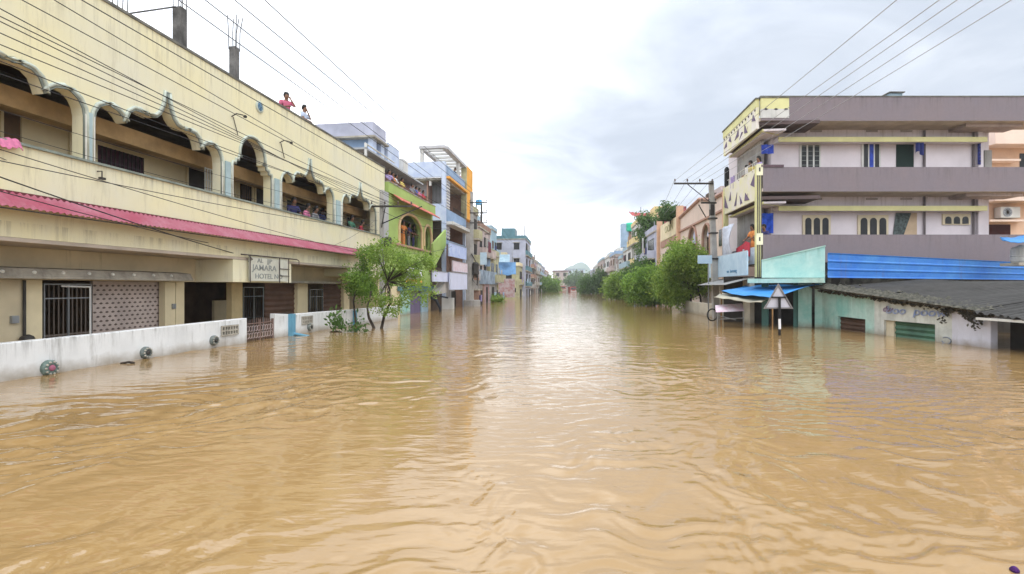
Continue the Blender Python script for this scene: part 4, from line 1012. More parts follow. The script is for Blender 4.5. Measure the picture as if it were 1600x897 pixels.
for py in (205, 311):
    for px in ((1275, 1362, 1416, 1494)):
        m = MB(P); m.box(px_(px - 9, WY), px_(px + 9, WY), WY - .02, WY - .001, pz_(py + 1.5, WY), pz_(py - 1.5, WY)); m.build('air_vent', mat('grey_vent', (.38, .34, .34)), ph)
def pwin(a, b, py0, py1, mt, n=1, arch=False, frame=OFFW, name='window', curtain=None, y=None):
    y = WY if y is None else y
    x0, x1 = px_(a, y), px_(b, y); z0, z1 = pz_(py1, y), pz_(py0, y)
    m = MB(P); m.box(x0 - .05, x1 + .05, y - .07, y - .001, z0 - .04, z1 + .05); w = m.build(name, frame, ph)
    pw = (x1 - x0) / n
    for i in range(n):
        q0 = x0 + i * pw + pw * .14; q1 = x0 + (i + 1) * pw - pw * .14; m = MB(P)
        if arch:
            c = (q0 + q1) / 2; r = (q1 - q0) / 2
            pts = [(q0, z0), (q1, z0)] + [(c + r * math.cos(t), z1 - .08 - r + r * math.sin(t)) for t in np.linspace(0, math.pi, 9)]
            m.xz(pts, y - .085, y - .072)
        else: m.box(q0, q1, y - .085, y - .072, z0, z1)
        m.build('pane', curtain if (curtain and i == n // 2) else mt, w)
        if not arch and not curtain and n > 1:
            m = MB(P); z = z0 + .15
            while z < z1 - .05: m.box(q0, q1, y - .095, y - .086, z, z + .02); z += .22
            m.build('window_bar', TRIMD, w)
    return w
pwin(1250, 1280, 228, 264, GLASS, 3); pwin(1347, 1373, 226, 264, GLASS, 3, curtain=CURT)
pwin(1255, 1295, 338, 372, GLASS, 3, True, frame=mat('cream_frame', (.66, .58, .42))); pwin(1341, 1385, 338, 372, GLASS, 3, True, frame=mat('cream_frame', 0))
pwin(1473, 1513, 336, 350, GLASS, 3, True, frame=mat('cream_frame', 0))
def pdoor(a, b, py0, py1, mt, nm='door', dy=.03):
    m = MB(P); m.box(px_(a, WY), px_(b, WY), WY - dy, WY - .001, pz_(py1, WY), pz_(py0, WY)); return m.build(nm, mt, ph)
pdoor(1400, 1427, 225, 264, mat('dark_green_doorway', (.012, .03, .025)), 'doorway'); pdoor(1405, 1432, 333, 371, mat('tan_doorway', (.50, .38, .26)), 'doorway')
m = MB(P); x0 = px_(1394, WY); x1 = px_(1426, WY); m.prism([(x0, WY - .05, pz_(371, WY)), (x1 - .5, WY - .05, pz_(371, WY)), (x1 - .1, WY - .05, pz_(333, WY)), (x0 + .15, WY - .05, pz_(333, WY))], (0, .02, 0)); m.build('door_curtain', mat('grey_green_curtain', (.10, .13, .13), var=.4, scale=9), ph)
m = MB(P); x0 = px_(1431, .7); m.grid(lambda u, v: (x0 + .42 * u, .72 + .05 * math.sin(14 * u), pz_(223, .7) - .50 * v * (1 - .2 * math.sin(6 * u))), 14, 4); tag(m.build('hanging_cloth', NAVY, solid=.01), 'navy blue cloth drying under the top yellow ledge of the purple flats', 'cloth')
m = MB(P); x0 = px_(1531, .9); m.grid(lambda u, v: (x0 + .16 * u, 1.0 + .05 * math.sin(9 * u), pz_(224, 1.0) - 1.0 * v), 8, 4); tag(m.build('hanging_cloth', mat('blue_patterned_cloth', (.06, .08, .35), var=.6, scale=14), solid=.01), 'narrow patterned blue cloth hanging at the right end of the purple flats', 'cloth')
m = MB(P); m.box(px_(1534, WY), XW + .01, WY - .15, WY - .003, pz_(260), pz_(225)); m.build('end_post', GREYW, ph)
# street face: patterned parapets, canted yellow ledges, column
LQ = 4.95
def qz(py, y=0): return Q.sz(py, 0, y)
TRIW = mat('cream_pattern_ground', (.72, .68, .64), var=.1, scale=1.6, col2=(.72, .70, .36))
TRI = mat('purple_triangle', (.16, .12, .20))
def qpatt(z0, z1, name, seed):
    rs = random.Random(seed)
    m = MB(Q); m.box(-.12, 0, 0, LQ, z0, z1); p = m.build(name, TRIW, ph)
    h = z1 - z0
    for i in range(6):
        c = .4 + i * (LQ - .6) / 5.3 + rs.uniform(-.15, .15); a = rs.uniform(.12, .36) * rs.choice([-1, 1, 1]); b = z0 + h * rs.uniform(.08, .42); t_ = h * rs.uniform(.25, .55)
        m = MB(Q); m.prism([(-.125, c - a, b), (-.125, c + a, b + rs.uniform(-.05, .25)), (-.125, c + rs.uniform(-.3, .3), b + t_)], (-.015, 0, 0)); m.build('triangle', TRI, p)
    return p
zt_, zb_ = pz_(155), pz_(201)
tp = qpatt(zb_, zt_ - .36, 'street_parapet', 3)
m = MB(Q); m.box(-.14, 0, 0, LQ + .05, zt_ - .36 + .001, zt_); m.build('street_band', YELL, ph)
m = MB(Q); m.box(-.18, .1, -.05, LQ + .1, zt_ + .001, zt_ + .06); m.build('street_coping', COPING, ph)
i = 0; y = .15
while y < LQ:
    z = zt_ - .46; m = MB(Q); m.prism([(-.145, y - .07, z), (-.145, y, z - .055), (-.145, y + .07, z), (-.145, y, z + .055)], (.02, 0, 0)); m.build('diamond', DIAM, tp); y += .42
qpatt(pz_(312), pz_(262), 'street_parapet', 5); 
m = MB(Q); m.box(-.1, 0, 0.3, LQ, pz_(412), pz_(385)); m.build('street_parapet', mat('white_plastic_wall', (.55, .60, .68), var=.2, scale=3), ph)
for py in (213, 321):
    zc = pz_(py, WY) ; m = MB(Q); m.prism([(.18, .1, zc), (.18, .1, zc - .1), (.18, LQ, zc - .1), (.18, LQ, zc)], (.05, 0, 0)); m.build('yellow_ledge_edge', YELL, ph)
    m = MB(Q); m.prism([(.231, .1, zc - .005), (1.2, .1, zc + .0), (1.2, LQ, zc + .0), (.231, LQ, zc - .005)], (0, 0, -.09)); m.build('ledge_slab', LAV if False else PWALL, ph)
    m = MB(P); m.prism([(.2, .1, zc), (px_(1216, .7), .64, zc), (px_(1216, .7), .64, zc - .12), (.2, .1, zc - .12)], (0, .05, 0)); m.build('yellow_ledge_edge', YELL, ph)
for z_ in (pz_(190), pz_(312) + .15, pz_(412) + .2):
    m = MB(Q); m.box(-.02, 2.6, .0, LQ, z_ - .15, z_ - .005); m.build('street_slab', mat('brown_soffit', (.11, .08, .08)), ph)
m = MB(Q); m.box(.6, .75, 1.5, LQ, 2.8, pz_(190) - .16); m.build('inner_front_wall', GREYW, ph)
m = MB(Q); m.box(-.15, .07, -.12, .14, 2.15, pz_(258)); cp = m.build('corner_column', YELL, ph)
for xx in (-.11, -.04, .04): 
    m = MB(Q); m.box(xx - .018, xx + .018, -.135, -.1201, 2.0, pz_(272)); m.build('column_stripe', DIAM, cp)
for py in (266, 374):
    m = MB(Q); m.box(-.17, .11, -.15, -.136, pz_(py + 9), pz_(py - 9)); pp = m.build('column_panel', mat('pale_yellow_white', (.78, .76, .55)), cp)
    m = MB(Q); m.box(-.06, .0, -.16, -.151, pz_(py + 3), pz_(py - 3)); m.build('panel_mark', DIAM, pp)
m = MB(Q); m.box(-.14, .08, LQ - .2, LQ, -1, pz_(262)); m.build('far_column', YELL, ph)
m = MB(Q)
for k in range(14): q = .4 + k * .32; m.bar((-.05, q, pz_(262)), (-.05, q, pz_(250)), .012)
m.bar((-.05, .2, pz_(250)), (-.05, LQ, pz_(250)), .02); m.build('balcony_railing', WHITEM, ph)
m = MB(P); x0 = px_(1190, .6); m.grid(lambda u, v: (x0 + .55 * u, .62 + .05 * math.sin(12 * u), pz_(226, .6) - .42 * v), 12, 3); tag(m.build('hanging_cloth', CURT, solid=.01), 'blue cloth tucked under the top corner ledge of the purple flats', 'cloth')
m = MB(P); x0 = px_(1188, .9); m.grid(lambda u, v: (x0 + .62 * u, .95 + .05 * math.sin(12 * u), pz_(333, .9) - .95 * v), 12, 3); tag(m.build('hanging_cloth', mat('bright_blue_cloth', (.03, .10, .60), var=.3, scale=5), solid=.01), 'bright blue sheet hanging in the lower corner balcony of the purple flats', 'cloth')
m = MB(Q); m.grid(lambda u, v: (-.25 - .35 * math.sin(3 * v) * (1 - u) + .05 * math.sin(15 * u), LQ - 2.2 + 2.1 * u - .7 * v * (1 - u), pz_(330) - .2 - (2.0) * v), 14, 12); tag(m.build('plastic_sheet', mat('white_plastic_sheet', (.55, .60, .72), var=.15, scale=4, rough=.35), smooth=True, solid=.01), 'white plastic sheet bulging from the lower street balcony of the purple flats', 'sheet')
m = MB(Q); m.lathe([(.10, 0), (.13, .1), (.13, .95), (.06, 1.08)], (-.05, LQ - .35, pz_(262) + .02), 12); tag(m.build('gas_cylinder' if False else 'rolled_mat', BLACK), 'black rolled mat standing at the far end of the upper street balcony', 'mat')
zf = pz_(262) - 1.05
person('person in yellow on the upper street balcony of the purple flats', Q, (.25, 1.6, zf), -160, YLC, GRC, lean=.15, sc=.98)
person('person in lilac nearest the corner column on the upper street balcony', Q, (.3, .7, zf), -170, LLC, WHC, lean=.12, pr='hip', sc=.98, dress='skirt', bun=True)
person('person in white at the far end of the upper street balcony', Q, (.35, 2.5, zf), 170, WHC, GRC, lean=.1, sc=.98)
for q, c_, w_, lab in ((1.15, WHC, .5, 'white cloth hung over the upper street balcony rail of the purple flats'), (3.2, LLC, .7, 'lilac cloth hung over the far half of the upper street balcony rail')):
    m = MB(Q); m.grid(lambda u, v: (-.09 - .04 * math.sin(11 * u), q + w_ * u, pz_(250) - .62 * v - .05 * math.sin(7 * u) * v), 10, 3); tag(m.build('hanging_cloth', c_, solid=.01), lab, 'cloth')
zf = pz_(372) - 1.0
person('person in orange on the lower street balcony of the purple flats', Q, (.25, 1.35, zf), -165, ORC, ORC, lean=.15, dress='skirt', bun=True)
person('person in dark blue beside the blue sheet on the lower street balcony', Q, (.45, .55, zf - .1), -140, DBL, GRC, lean=.12)
m = MB(Q); m.grid(lambda u, v: (-.14 - .05 * math.sin(9 * u), .8 + 1.9 * u, pz_(377) - .65 * v + .12 * math.sin(5 * u)), 14, 3); tag(m.build('draped_cloth', RDC, solid=.01), 'red cloth draped over the lower street balcony of the purple flats', 'cloth')
m = MB(P); m.box(px_(1390, 2), px_(1410, 2), 2, 2.6, pz_(153), pz_(145.5, 2)); t_ = m.build('roof_hatch', SKYB, None, base=(px_(1400, 2), 2.3, pz_(153))); tag(t_, 'small pale blue box with dark lid on the roof of the purple flats', 'roof box')
m = MB(P); m.box(px_(1388, 2), px_(1412, 2), 1.9, 2.7, pz_(145.4, 2), pz_(144, 2)); ROOTM[t_.name] = ROOTM[t_.name]; m.build('box_lid', COPING, t_)
m = MB(P); m.lathe([(.55, -.2), (.5, .12), (.2, .2)], (px_(1302, 1.5), 1.5, pz_(153)), 16); tag(m.build('roof_dome', OFFW), 'low pale dome just showing above the roof parapet of the purple flats', 'roof dome')
m = MB(Q); m.lathe([(.5, -.2), (.5, .25), (.2, .38)], (.6, 1.2, zt_), 16); tag(m.build('roof_dome', GREYW), 'low grey dome at the street corner of the purple roof', 'roof dome')

# peach house behind, at the right edge
K = Fr(20.8, 27.0, 0, 1)
kh = thing('peach_house', 'orange peach house with sunshades behind the right end of the purple flats', 'building', K, (0, 0, 0))
kz = lambda py: K.sz(py, 0, 0)
xk = K.sx(1533)
m = MB(K); m.box(xk, xk + 7, 0, 4, -1, kz(206)); m.build('wall', mat('orange_peach', (.72, .50, .36), var=.08, streak=.15), kh)
m = MB(K); m.box(xk - .1, xk + 7.1, -.9, -.001, kz(232), kz(203)); m.build('roof_eave', mat('pale_peach', (.82, .66, .56), var=.06), kh)
m = MB(K); m.box(xk - .1, xk + 7.1, -.9, -.002, kz(318), kz(308)); m.build('sunshade', mat('pale_peach', 0), kh)
m = MB(K); m.box(xk, xk + 1.6, -.5, -.002, kz(255), kz(252)); m.build('small_ledge', mat('pale_peach', 0), kh); m = MB(K); m.box(xk, xk + 1.9, -.5, -.002, kz(348), kz(345)); m.build('small_ledge', mat('pale_peach', 0), kh)
m = MB(K); m.box(K.sx(1593), K.sx(1606), -.03, -.002, kz(262), kz(240)); m.build('window', GLASS, kh)
m = MB(K); m.box(K.sx(1545), K.sx(1578), -.03, -.002, kz(368), kz(351)); m.build('window', mat('maroon_dark', (.05, .012, .012)), kh)
ac = thing('air_conditioner', 'white air conditioner box on the peach wall at the right edge', 'air conditioner', K, (K.sx(1566), -.3, kz(343)))
m = MB(K); m.box(K.sx(1552), K.sx(1582), -.42, -.05, kz(342), kz(325)); m.build('casing', WHITEM, ac, bevel=.02)
c = (K.sx(1562), -.43, kz(333.5)); m = MB(K); m.lathe([(.24, -.008), (.24, .02), (.2, .02), (.2, .0), (.04, .0)], c, 18, 'y'); fg = m.build('fan_grille', STEEL, ac)
m = MB(K); 
for a in range(0, 180, 30): m.bar((c[0] - .2 * math.cos(rad(a)), c[1] - .02, c[2] - .2 * math.sin(rad(a))), (c[0] + .2 * math.cos(rad(a)), c[1] - .02, c[2] + .2 * math.sin(rad(a))), .01)
m.build('grille_bars', IRON, fg)

# ================================================================== RIGHT: shop row standing in the water
S0, S1 = wl(1285, 512), wl(1550, 545)
S = Fr(S1[0], S1[1], S0[0] - S1[0], S0[1] - S1[1])     # y grows away from the camera, shops on +x
rw = thing('shop_row', 'old low shop row with mossy corrugated roof, aqua and white walls, half under water', 'building', S, (0, 3, 0))
sy = S.sy; sz = lambda px, py: S.zx(px, py)
ev = lambda px: {1283: 450, 1340: 462, 1367: 466, 1411: 471, 1468: 479, 1490: 481, 1550: 489, 1604: 497}[px]
def wallpx(pts, mt, name, th=.2, x=0): m = MB(S); m.yz(pts, x, x + th); return m.build(name, mt, rw)
z = lambda px, py: S.zx(px, py)
# aqua part with brown shutter
wallpx([(sy(1283), -1), (sy(1309), -1), (sy(1309), z(1309, 494)), (sy(1352), z(1352, 499)), (sy(1352), -1), (sy(1367), -1), (sy(1367), z(1367, 465)), (sy(1283), z(1283, 450))], AQUA, 'aqua_wall')
wallpx([(sy(1367), -1), (sy(1382), -1), (sy(1382), z(1382, 500)), (sy(1462), z(1462, 507)), (sy(1462), -1), (sy(1489), -1), (sy(1489), z(1489, 482)), (sy(1367), z(1367, 465) + .001)], OLDW, 'white_wall', x=-.02)
wallpx([(sy(1489.5), -1), (sy(1550), -1), (sy(1550), z(1550, 489)), (sy(1489.5), z(1489, 481))], LAVW, 'lavender_wall', x=-.04)
yE = sy(1640)
def shut(a, b, zt_, mt, x=.12):
    y0, y1 = sorted((sy(a), sy(b))); m = MB(S); nz = 18
    m.grid(lambda u, v: (x + .02 * math.cos(v * nz * math.pi), y0 + (y1 - y0) * u, -.8 + (zt_ + .9) * v), 1, nz * 2); return m.build('roller_shutter', mt, rw)
shut(1308, 1353, z(1330, 494), SHUTB); shut(1394, 1463, z(1430, 500), SHUTG)
wallpx([(sy(1382), -1), (sy(1394), -1), (sy(1394), z(1394, 498)), (sy(1382), z(1382, 498))], mat('cream_frame', 0), 'door_jamb', x=.06, th=.1)
wallpx([(sy(1551), -1), (yE, -1), (yE, z(1600, 500)), (sy(1551), z(1551, 492))], DARK, 'dark_doorway', x=.5)
yN = yE - 1.0
m = MB(S); m.box(.21, 5.5, sy(1283) - .2, sy(1283) - .01, -1, 1.3); m.box(5.3, 5.5, yN, sy(1283) - .21, -1, 1.6); m.build('rear_wall', GREYW, rw)
# corrugated roof: sheets sag towards the near end
def roof(yA_, yB_, zA, zB, name, bA, bB, x0=-.35, x1=4.6, pitch=.24, amp=.04):
    n = int(abs(yB_ - yA_) / pitch * 4); m = MB(S)
    def f(u, v):
        yy = yA_ + (yB_ - yA_) * u
        return (x0 + (x1 - x0) * v + .05 * math.sin(yy * 7) * (v == 0), yy, (zA + (zB - zA) * u) * (1 - v) + (bA + (bB - bA) * u) * v + amp * math.cos(yy * 2 * math.pi / pitch) + .025 * math.sin(yy * 1.3 + v * 4))
    m.grid(f, n, 10); return m.build(name, ASB, rw, solid=.012)
roof(sy(1549), sy(1279), z(1550, 487) + .03, z(1283, 449) + .0, 'corrugated_roof', 1.76, 1.98)
roof(yN, sy(1548), z(1604, 497) - .06, z(1550, 489) + .02, 'corrugated_roof', 1.68, 1.76, x0=-.5)
rs = np.random.default_rng(21)
m = MB(S)                                   # moss and rubble caked on the eave
for i in range(3200):
    yy = rs.uniform(sy(1552), sy(1279)); tt = (yy - sy(1550)) / (sy(1283) - sy(1550)); zz = z(1550, 487) + (z(1283, 449) - z(1550, 487)) * tt
    r = rs.uniform(.02, .10); xx = -.38 + abs(rs.normal()) * .34; hang = rs.random() < .12
    zz2 = zz + .03 + (xx + .33) * .13 - (rs.uniform(.05, .22) if hang else 0)
    if hang: xx = -.08
    m.add([(xx + r * a * rs.uniform(.6, 1.3), yy + r * b * 1.3 * rs.uniform(.6, 1.3), zz2 + r * c * .7) for a, b, c in ((-1, 0, 0), (0, -1, 0), (1, 0, 0), (0, 1, 0), (0, 0, 1), (0, 0, -1))],
          [(0, 1, 4), (1, 2, 4), (2, 3, 4), (3, 0, 4), (1, 0, 5), (2, 1, 5), (3, 2, 5), (0, 3, 5)])
tag(m.build('eave_moss', MOSS, rw), kind='stuff')
m = MB(S)                                   # creeper hanging over the corner at the lavender wall
for i in range(420):
    yy = rs.normal() * .42 + sy(1518); zz = z(1520, 484) - abs(rs.normal()) * .11 * (1.2 + math.sin(yy * 5)); r = rs.uniform(.010, .034)
    m.add([(-.08 - rs.random() * .1 + r * a, yy + r * b, zz + r * c * 1.8) for a, b, c in ((-1, 0, 0), (0, -1, 0), (1, 0, 0), (0, 1, 0), (0, 0, 1), (0, 0, -1))],
          [(0, 1, 4), (1, 2, 4), (2, 3, 4), (3, 0, 4), (1, 0, 5), (2, 1, 5), (3, 2, 5), (0, 3, 5)])
tag(m.build('hanging_moss', MOSS, rw), kind='stuff')
text('boo  poow', S, (-.045, sy(1430), z(1430, 487)), .36, rw, mat('faded_blue_lettering', (.20, .28, .52), var=.5, scale=9, col2=(.45, .48, .58)), '-x', sx=1.5, shear=.2)
text('dw', S, (-.045, sy(1388), z(1388, 483)), .30, rw, mat('faded_violet_lettering', (.32, .24, .34), var=.5, scale=9), '-x', sx=1.2, shear=.3)
m = MB(S); yy = sy(1480); zz = z(1480, 532)
m.tube([(-.03, yy + .16 * math.cos(a), zz + .1 * math.sin(a)) for a in np.linspace(.8, 6.0, 12)], .018, 5); m.build('scrawl', mat('grey_scrawl', (.25, .28, .33)), rw)
m = MB(S); m.box(-.5, -.3, yN, sy(1552), z(1604, 503), z(1604, 499)); m.build('eave_flashing', WHITEM, rw)
# blue ribbed sheet behind the roof
b0 = (P3(1293, 395, 21.3), P3(1293, 434, 21.3)); b1 = (P3(1640, 412, 22.3), P3(1640, 438, 22.3))
m = MB(); nz = 30
def f(u, v):
    a = [b0[0][i] + (b1[0][i] - b0[0][i]) * u for i in range(3)]; b = [b0[1][i] + (b1[1][i] - b0[1][i]) * u for i in range(3)]
    return (a[0], a[1] - .03 * max(0, math.cos(v * 6 * math.pi * 1)) ** 3, a[2] + (b[2] - a[2]) * v)
m.grid(f, 6, 48)
tag(m.build('blue_sheet_fence', BLUES, solid=.01), 'bright blue ribbed metal sheet fence between the mossy roof and the purple flats', 'fence')
m = MB(); m.box(b0[0][0], b1[0][0], 22.5, 22.6, -1, 2.25); tag(m.build('rear_wall_strip', mat('dark_stained_wall', (.08, .075, .06), var=.5, scale=3)), 'dark stained wall strip under the blue ribbed sheet fence', 'wall')
# aqua shop at the corner with the tarpaulins
T0, T1 = (9.68, 23.6), (13.05, 21.35)
T = Fr(T1[0], T1[1], T0[0] - T1[0], T0[1] - T1[1])
aq = thing('aqua_shop', 'aqua painted corner shop with open dark doorways behind the triangle sign', 'building', T, (0, 2, 0))
zT = lambda px, py, x=0: T.zx(px, py, x)
m = MB(T); m.yz([(0, zT(1293, 434)), (T.sy(1190), zT(1190, 434)), (T.sy(1190), zT(1190, 408)), (0, zT(1293, 385))], 0, .15); m.build('parapet_wall', AQUAL, aq)
m = MB(T); m.yz([(-.02, zT(1293, 385)), (T.sy(1190), zT(1190, 408)), (T.sy(1190), zT(1190, 408) + .05), (-.02, zT(1293, 385) + .05)], -.03, .18); m.build('parapet_coping', AQUA, aq)
m = MB(T); m.box(-.9, .14, 0, T.sy(1168, -.9), zT(1290, 442), zT(1290, 435)); m.build('roof_slab', AQUA, aq)
for a, b in ((1273, 1285), (1247, 1268), (1190, 1200)):
    m = MB(T); m.box(.02, .3, T.sy(b), T.sy(a), -1, zT(1290, 442) - .002); m.build('pillar', AQUA if a != 1190 else mat('dark_teal_paint', (.10, .22, .20), streak=.3), aq)
m = MB(T); m.box(1.5, 1.6, -.5, T.sy(1120), -1, 2.2); m.build('inner_wall', DARK, aq)
m = MB(T); m.box(.2, 1.49, T.sy(1247, .3), T.sy(1240, .3), -1, 1.9); m.build('inner_door', mat('dark_teal_paint', 0), aq)
tp_ = [P3(1127, 455, 22.6), P3(1168, 446, 24.2), P3(1281, 444, 20.9), P3(1240, 456, 20.3), P3(1205, 464, 20.6)]
def cloth(corners, n, sagk, seed):
    a, b, c, d = [Vector(p) for p in corners]; mb = MB(); rr = random.Random(seed); ph_ = [rr.uniform(0, 6) for _ in range(4)]
    def f(u, v):
        p = a.lerp(b, u).lerp(d.lerp(c, u), v); p.z -= sagk * 4 * u * (1 - u) * (.4 + .6 * v) - .03 * math.sin(9 * u + ph_[0]) * math.sin(5 * v + ph_[1]) - .012 * math.sin(23 * u + 4 * v + ph_[2])
        return p
    mb.grid(f, n, n // 2); return mb
m = cloth([P3(1166, 446, 24.2), P3(1281, 444, 21.4), P3(1206, 465, 20.4), P3(1127, 456, 22.4)], 28, .04, 3)
tag(m.build('tarpaulin_awning', TARP, smooth=True, solid=.02), 'bright blue tarpaulin stretched as an awning over the aqua shop doorway', 'tarpaulin')
m = cloth([P3(1128, 459, 23.0), P3(1208, 463, 21.8), P3(1190, 473, 20.6), P3(1115, 464, 21.8)], 24, .05, 4)
tag(m.build('cloth_awning', CLOTH, smooth=True, solid=.02), 'dusty cream cloth awning below the blue tarpaulin', 'awning')
m = cloth([P3(1562, 372, 21), P3(1620, 366, 21), P3(1620, 378, 20), P3(1570, 377, 20)], 10, .05, 6)
tag(m.build('tarpaulin_piece', TARP, smooth=True, solid=.02), 'small blue tarpaulin at the right edge above the lowest purple parapet', 'tarpaulin')
for i, (px, Y, py) in enumerate(((1127, 22.6, 455), (1207, 20.5, 464))):
    p = P3(px, py, Y); m = MB(); m.tube([(p[0], p[1], -1), p], .03, 6); tag(m.build('awning_post', WOODB), ['thin post at the left corner of the blue tarpaulin', 'thin post at the near corner of the blue tarpaulin beside the triangle sign'][i], 'post')
# board stand at the water edge
bs = thing('stall_stand', 'white and pink topped metal stall stand half sunk by the leaning pole', 'stall', WORLD, (9.0, 22, 0))
Yb = 21.8
m = MB(); a, b, c, d = P3(1118, 478, Yb), P3(1160, 475, Yb + .6), P3(1163, 486, Yb - .1), P3(1119, 488, Yb - .3)
m.prism([a, b, c, d], (0, .04, .03)); m.build('stand_top', mat('white_pink_board', (.70, .66, .74), var=.15, scale=4, col2=(.62, .40, .50)), bs)
for px, yy in ((1121, Yb), (1162, Yb)):
    m = MB(); p = P3(px, 486, yy); m.bar((p[0], yy, -.8), (p[0], yy, p[2]), .025); m.build('leg', STEEL, bs)
m = MB(); p, q = P3(1121, 499, Yb), P3(1162, 497, Yb); m.bar(p, q, .02); m.bar(P3(1121, 493, Yb), P3(1150, 500, Yb), .02); m.build('cross_bar', STEEL, bs)
m = MB(); c = P3(1113, 492, 22.6); m.tube([(c[0] + .26 * math.cos(t), c[1] + .1 * math.cos(t), c[2] + .26 * math.sin(t)) for t in np.linspace(0, 6.28, 20)], .03, 6)
bc = m.build('tyre', BLACK, None, base=(c[0], c[1], c[2])); tag(bc, 'black bicycle tyre leaning beside the stall stand at the water line', 'tyre')
# banner on the corner and the grey plate
bn = thing('shop_banner', 'pale blue shop banner with faded lettering under the lowest street balcony', 'banner', Q, (-.3, 2.4, 2.2))
zb0, zb1 = P3(1180, 430, 23.4)[2], P3(1180, 392, 23.4)[2]
m = MB(Q); m.box(-.50, -.44, .1, 6.4, zb0, zb1); m.build('banner_panel', PBLUE, bn)
m = MB(Q)
for z_ in (zb0, zb1): m.bar((-.47, .1, z_), (-.47, 6.4, z_), .03)
m.build('banner_frame', STEEL, bn)
text('wn  hwrnmg', Q, (-.505, 2.3, zb0 + .25), .24, bn, mat('banner_blue_letters', (.10, .25, .42)), '-x', sx=1.3)
m = MB(Q); m.grid(lambda u, v: (-1.4 + 1.3 * v, .3 + 5 * u, zb0 - .45 + .35 * v), 10, 2); tag(m.build('sheet_awning', mat('grey_white_sheet', (.30, .30, .30), streak=.5), solid=.02), 'grey white sheet awning under the pale blue shop banner', 'awning')
m = MB(Q); m.box(-.3, -.1, .3, 6, -1, zb0 - .1); tag(m.build('shop_front_wall', mat('cream_shop_wall', (.50, .46, .38), streak=.3, wet=.1)), 'cream shop wall below the pale blue banner behind the leaning pole', 'wall')
ps_ = thing('plate_sign', 'small blank grey blue plate on a thin post left of the leaning pole', 'sign', WORLD, (P3(1105, 490, 27.2)[0], 27.2, 0))
m = MB(); a, b = P3(1090, 399, 27.2), P3(1112, 412, 27.2); m.box(a[0], b[0], 27.15, 27.2, b[2], a[2]); m.build('sign_plate', PBLUE, ps_)
p = P3(1107, 490, 27.25); m = MB(); m.tube([(p[0], 27.25, -1), (p[0], 27.25, a[2])], .035, 6); m.build('post', STEEL, ps_)
# triangular warning sign seen from behind
tx_, ty_ = wl(1217, 524)
ts = thing('triangle_sign', 'back of a grey triangular warning sign on a black and white post in the flood', 'sign', WORLD, (tx_, ty_, 0))
A, Bp, Cp = P3(1217, 443, ty_), P3(1194, 482.5, ty_), P3(1240, 482.5, ty_)
def tri(s, y0, th):
    c = [(A[0] + Bp[0] + Cp[0]) / 3, (A[2] + Bp[2] + Cp[2]) / 3]
    return [(c[0] + (p[0] - c[0]) * s, y0, c[1] + (p[2] - c[1]) * s) for p in (Bp, Cp, A)]
m = MB(); m.prism(tri(1, ty_ + .05, 0), (0, .012, 0)); m.build('sign_plate', SIGNG, ts, bevel=.01)
o_, i_ = tri(1.01, ty_ + .02, 0), tri(.84, ty_ + .02, 0); m = MB()
for k in range(3): k2 = (k + 1) % 3; m.prism([o_[k], o_[k2], i_[k2], i_[k]], (0, .03, 0))
m.build('sign_rim', mat('grey_rim', (.20, .19, .19), var=.2), ts)
zc = P3(1217, 464.5, ty_)[2]; hw = P3(1228.5, 464, ty_)[0] - tx_
m = MB(); m.box(tx_ - hw, tx_ + hw, ty_ - .0, ty_ + .03, zc - .025, zc + .025); m.build('bracket', BLACK, ts)
for i, (p0, p1, mt) in enumerate(((464.5, 498, BLACK), (498.2, 514, WHITE), (514.2, 560, BLACK))):
    m = MB(); m.tube([(tx_ + .005, ty_ - .03, P3(0, p0, ty_)[2]), (tx_ + .015, ty_ - .03, P3(0, p1, ty_)[2])], .042, 10); m.build('post_band', mt, ts)
# water tank at the right edge
p = P3(1596, 411, 20.8); m = MB(); m.lathe([(.30, 0), (.34, .08), (.34, .26), (.36, .28), (.34, .31), (.34, .55), (.30, .64), (.10, .70), (.08, .74)], p, 20)
tag(m.build('water_tank', OFFW, base=p, smooth=False), 'white ribbed plastic water tank at the right edge by the blue sheet', 'water tank')
m = MB(); m.box(p[0] - .5, p[0] + 1.2, p[1] - .4, p[1] + .4, p[2] - .12, p[2] - .001); tag(m.build('tank_stand', CONC), 'concrete ledge under the white water tank at the right edge', 'ledge')
# ================================================================== RIGHT: peach building with arches
E = Fr(9.3, 0, .11, 1)
pe = thing('peach_hall', 'peach building with brown edged gables and round arches behind the trees', 'building', E, (0, 30, 0))
e0, e1, e2 = E.sy(1134), E.sy(1062), E.sy(1030)
ez = lambda px, py, x=0: E.zx(px, py, x)
def rarch(c, w, zb, zs, n=9): return [(c - w, zb)] + [(c - w * math.cos(math.pi * i / n), zs + w * math.sin(math.pi * i / n)) for i in range(n + 1)] + [(c + w, zb)]
def pzx(px, py): return (E.sy(px), ez(px, py))
a1, a2 = (E.sy(1104.5), 1.0), (E.sy(1083), 1.3)
zb = ez(1104, 398)
poly = [(e0, zb), (e0, ez(1134, 300))] + [pzx(1112, 312)] + [pzx(1094, 311)] + [pzx(1062, 341), (e1, zb)] + rarch(a2[0], 1.25, zb, ez(1084, 380))[::-1] + rarch(a1[0], .95, zb, ez(1104, 372))[::-1]
m = MB(E); m.yz(poly, 0, .25); m.build('gable_wall', PEACH, pe)
m = MB(E); m.box(0, .25, e0, e1, -1, zb - .002); m.build('lower_wall', PEACH, pe)
m = MB(E); m.tube([(-.05, *pzx(1134, 300)), (-.05, *pzx(1112, 312)), (-.05, *pzx(1094, 311)), (-.05, *pzx(1062, 341))], .12, 6); m.build('gable_edge', PEACHD, pe)
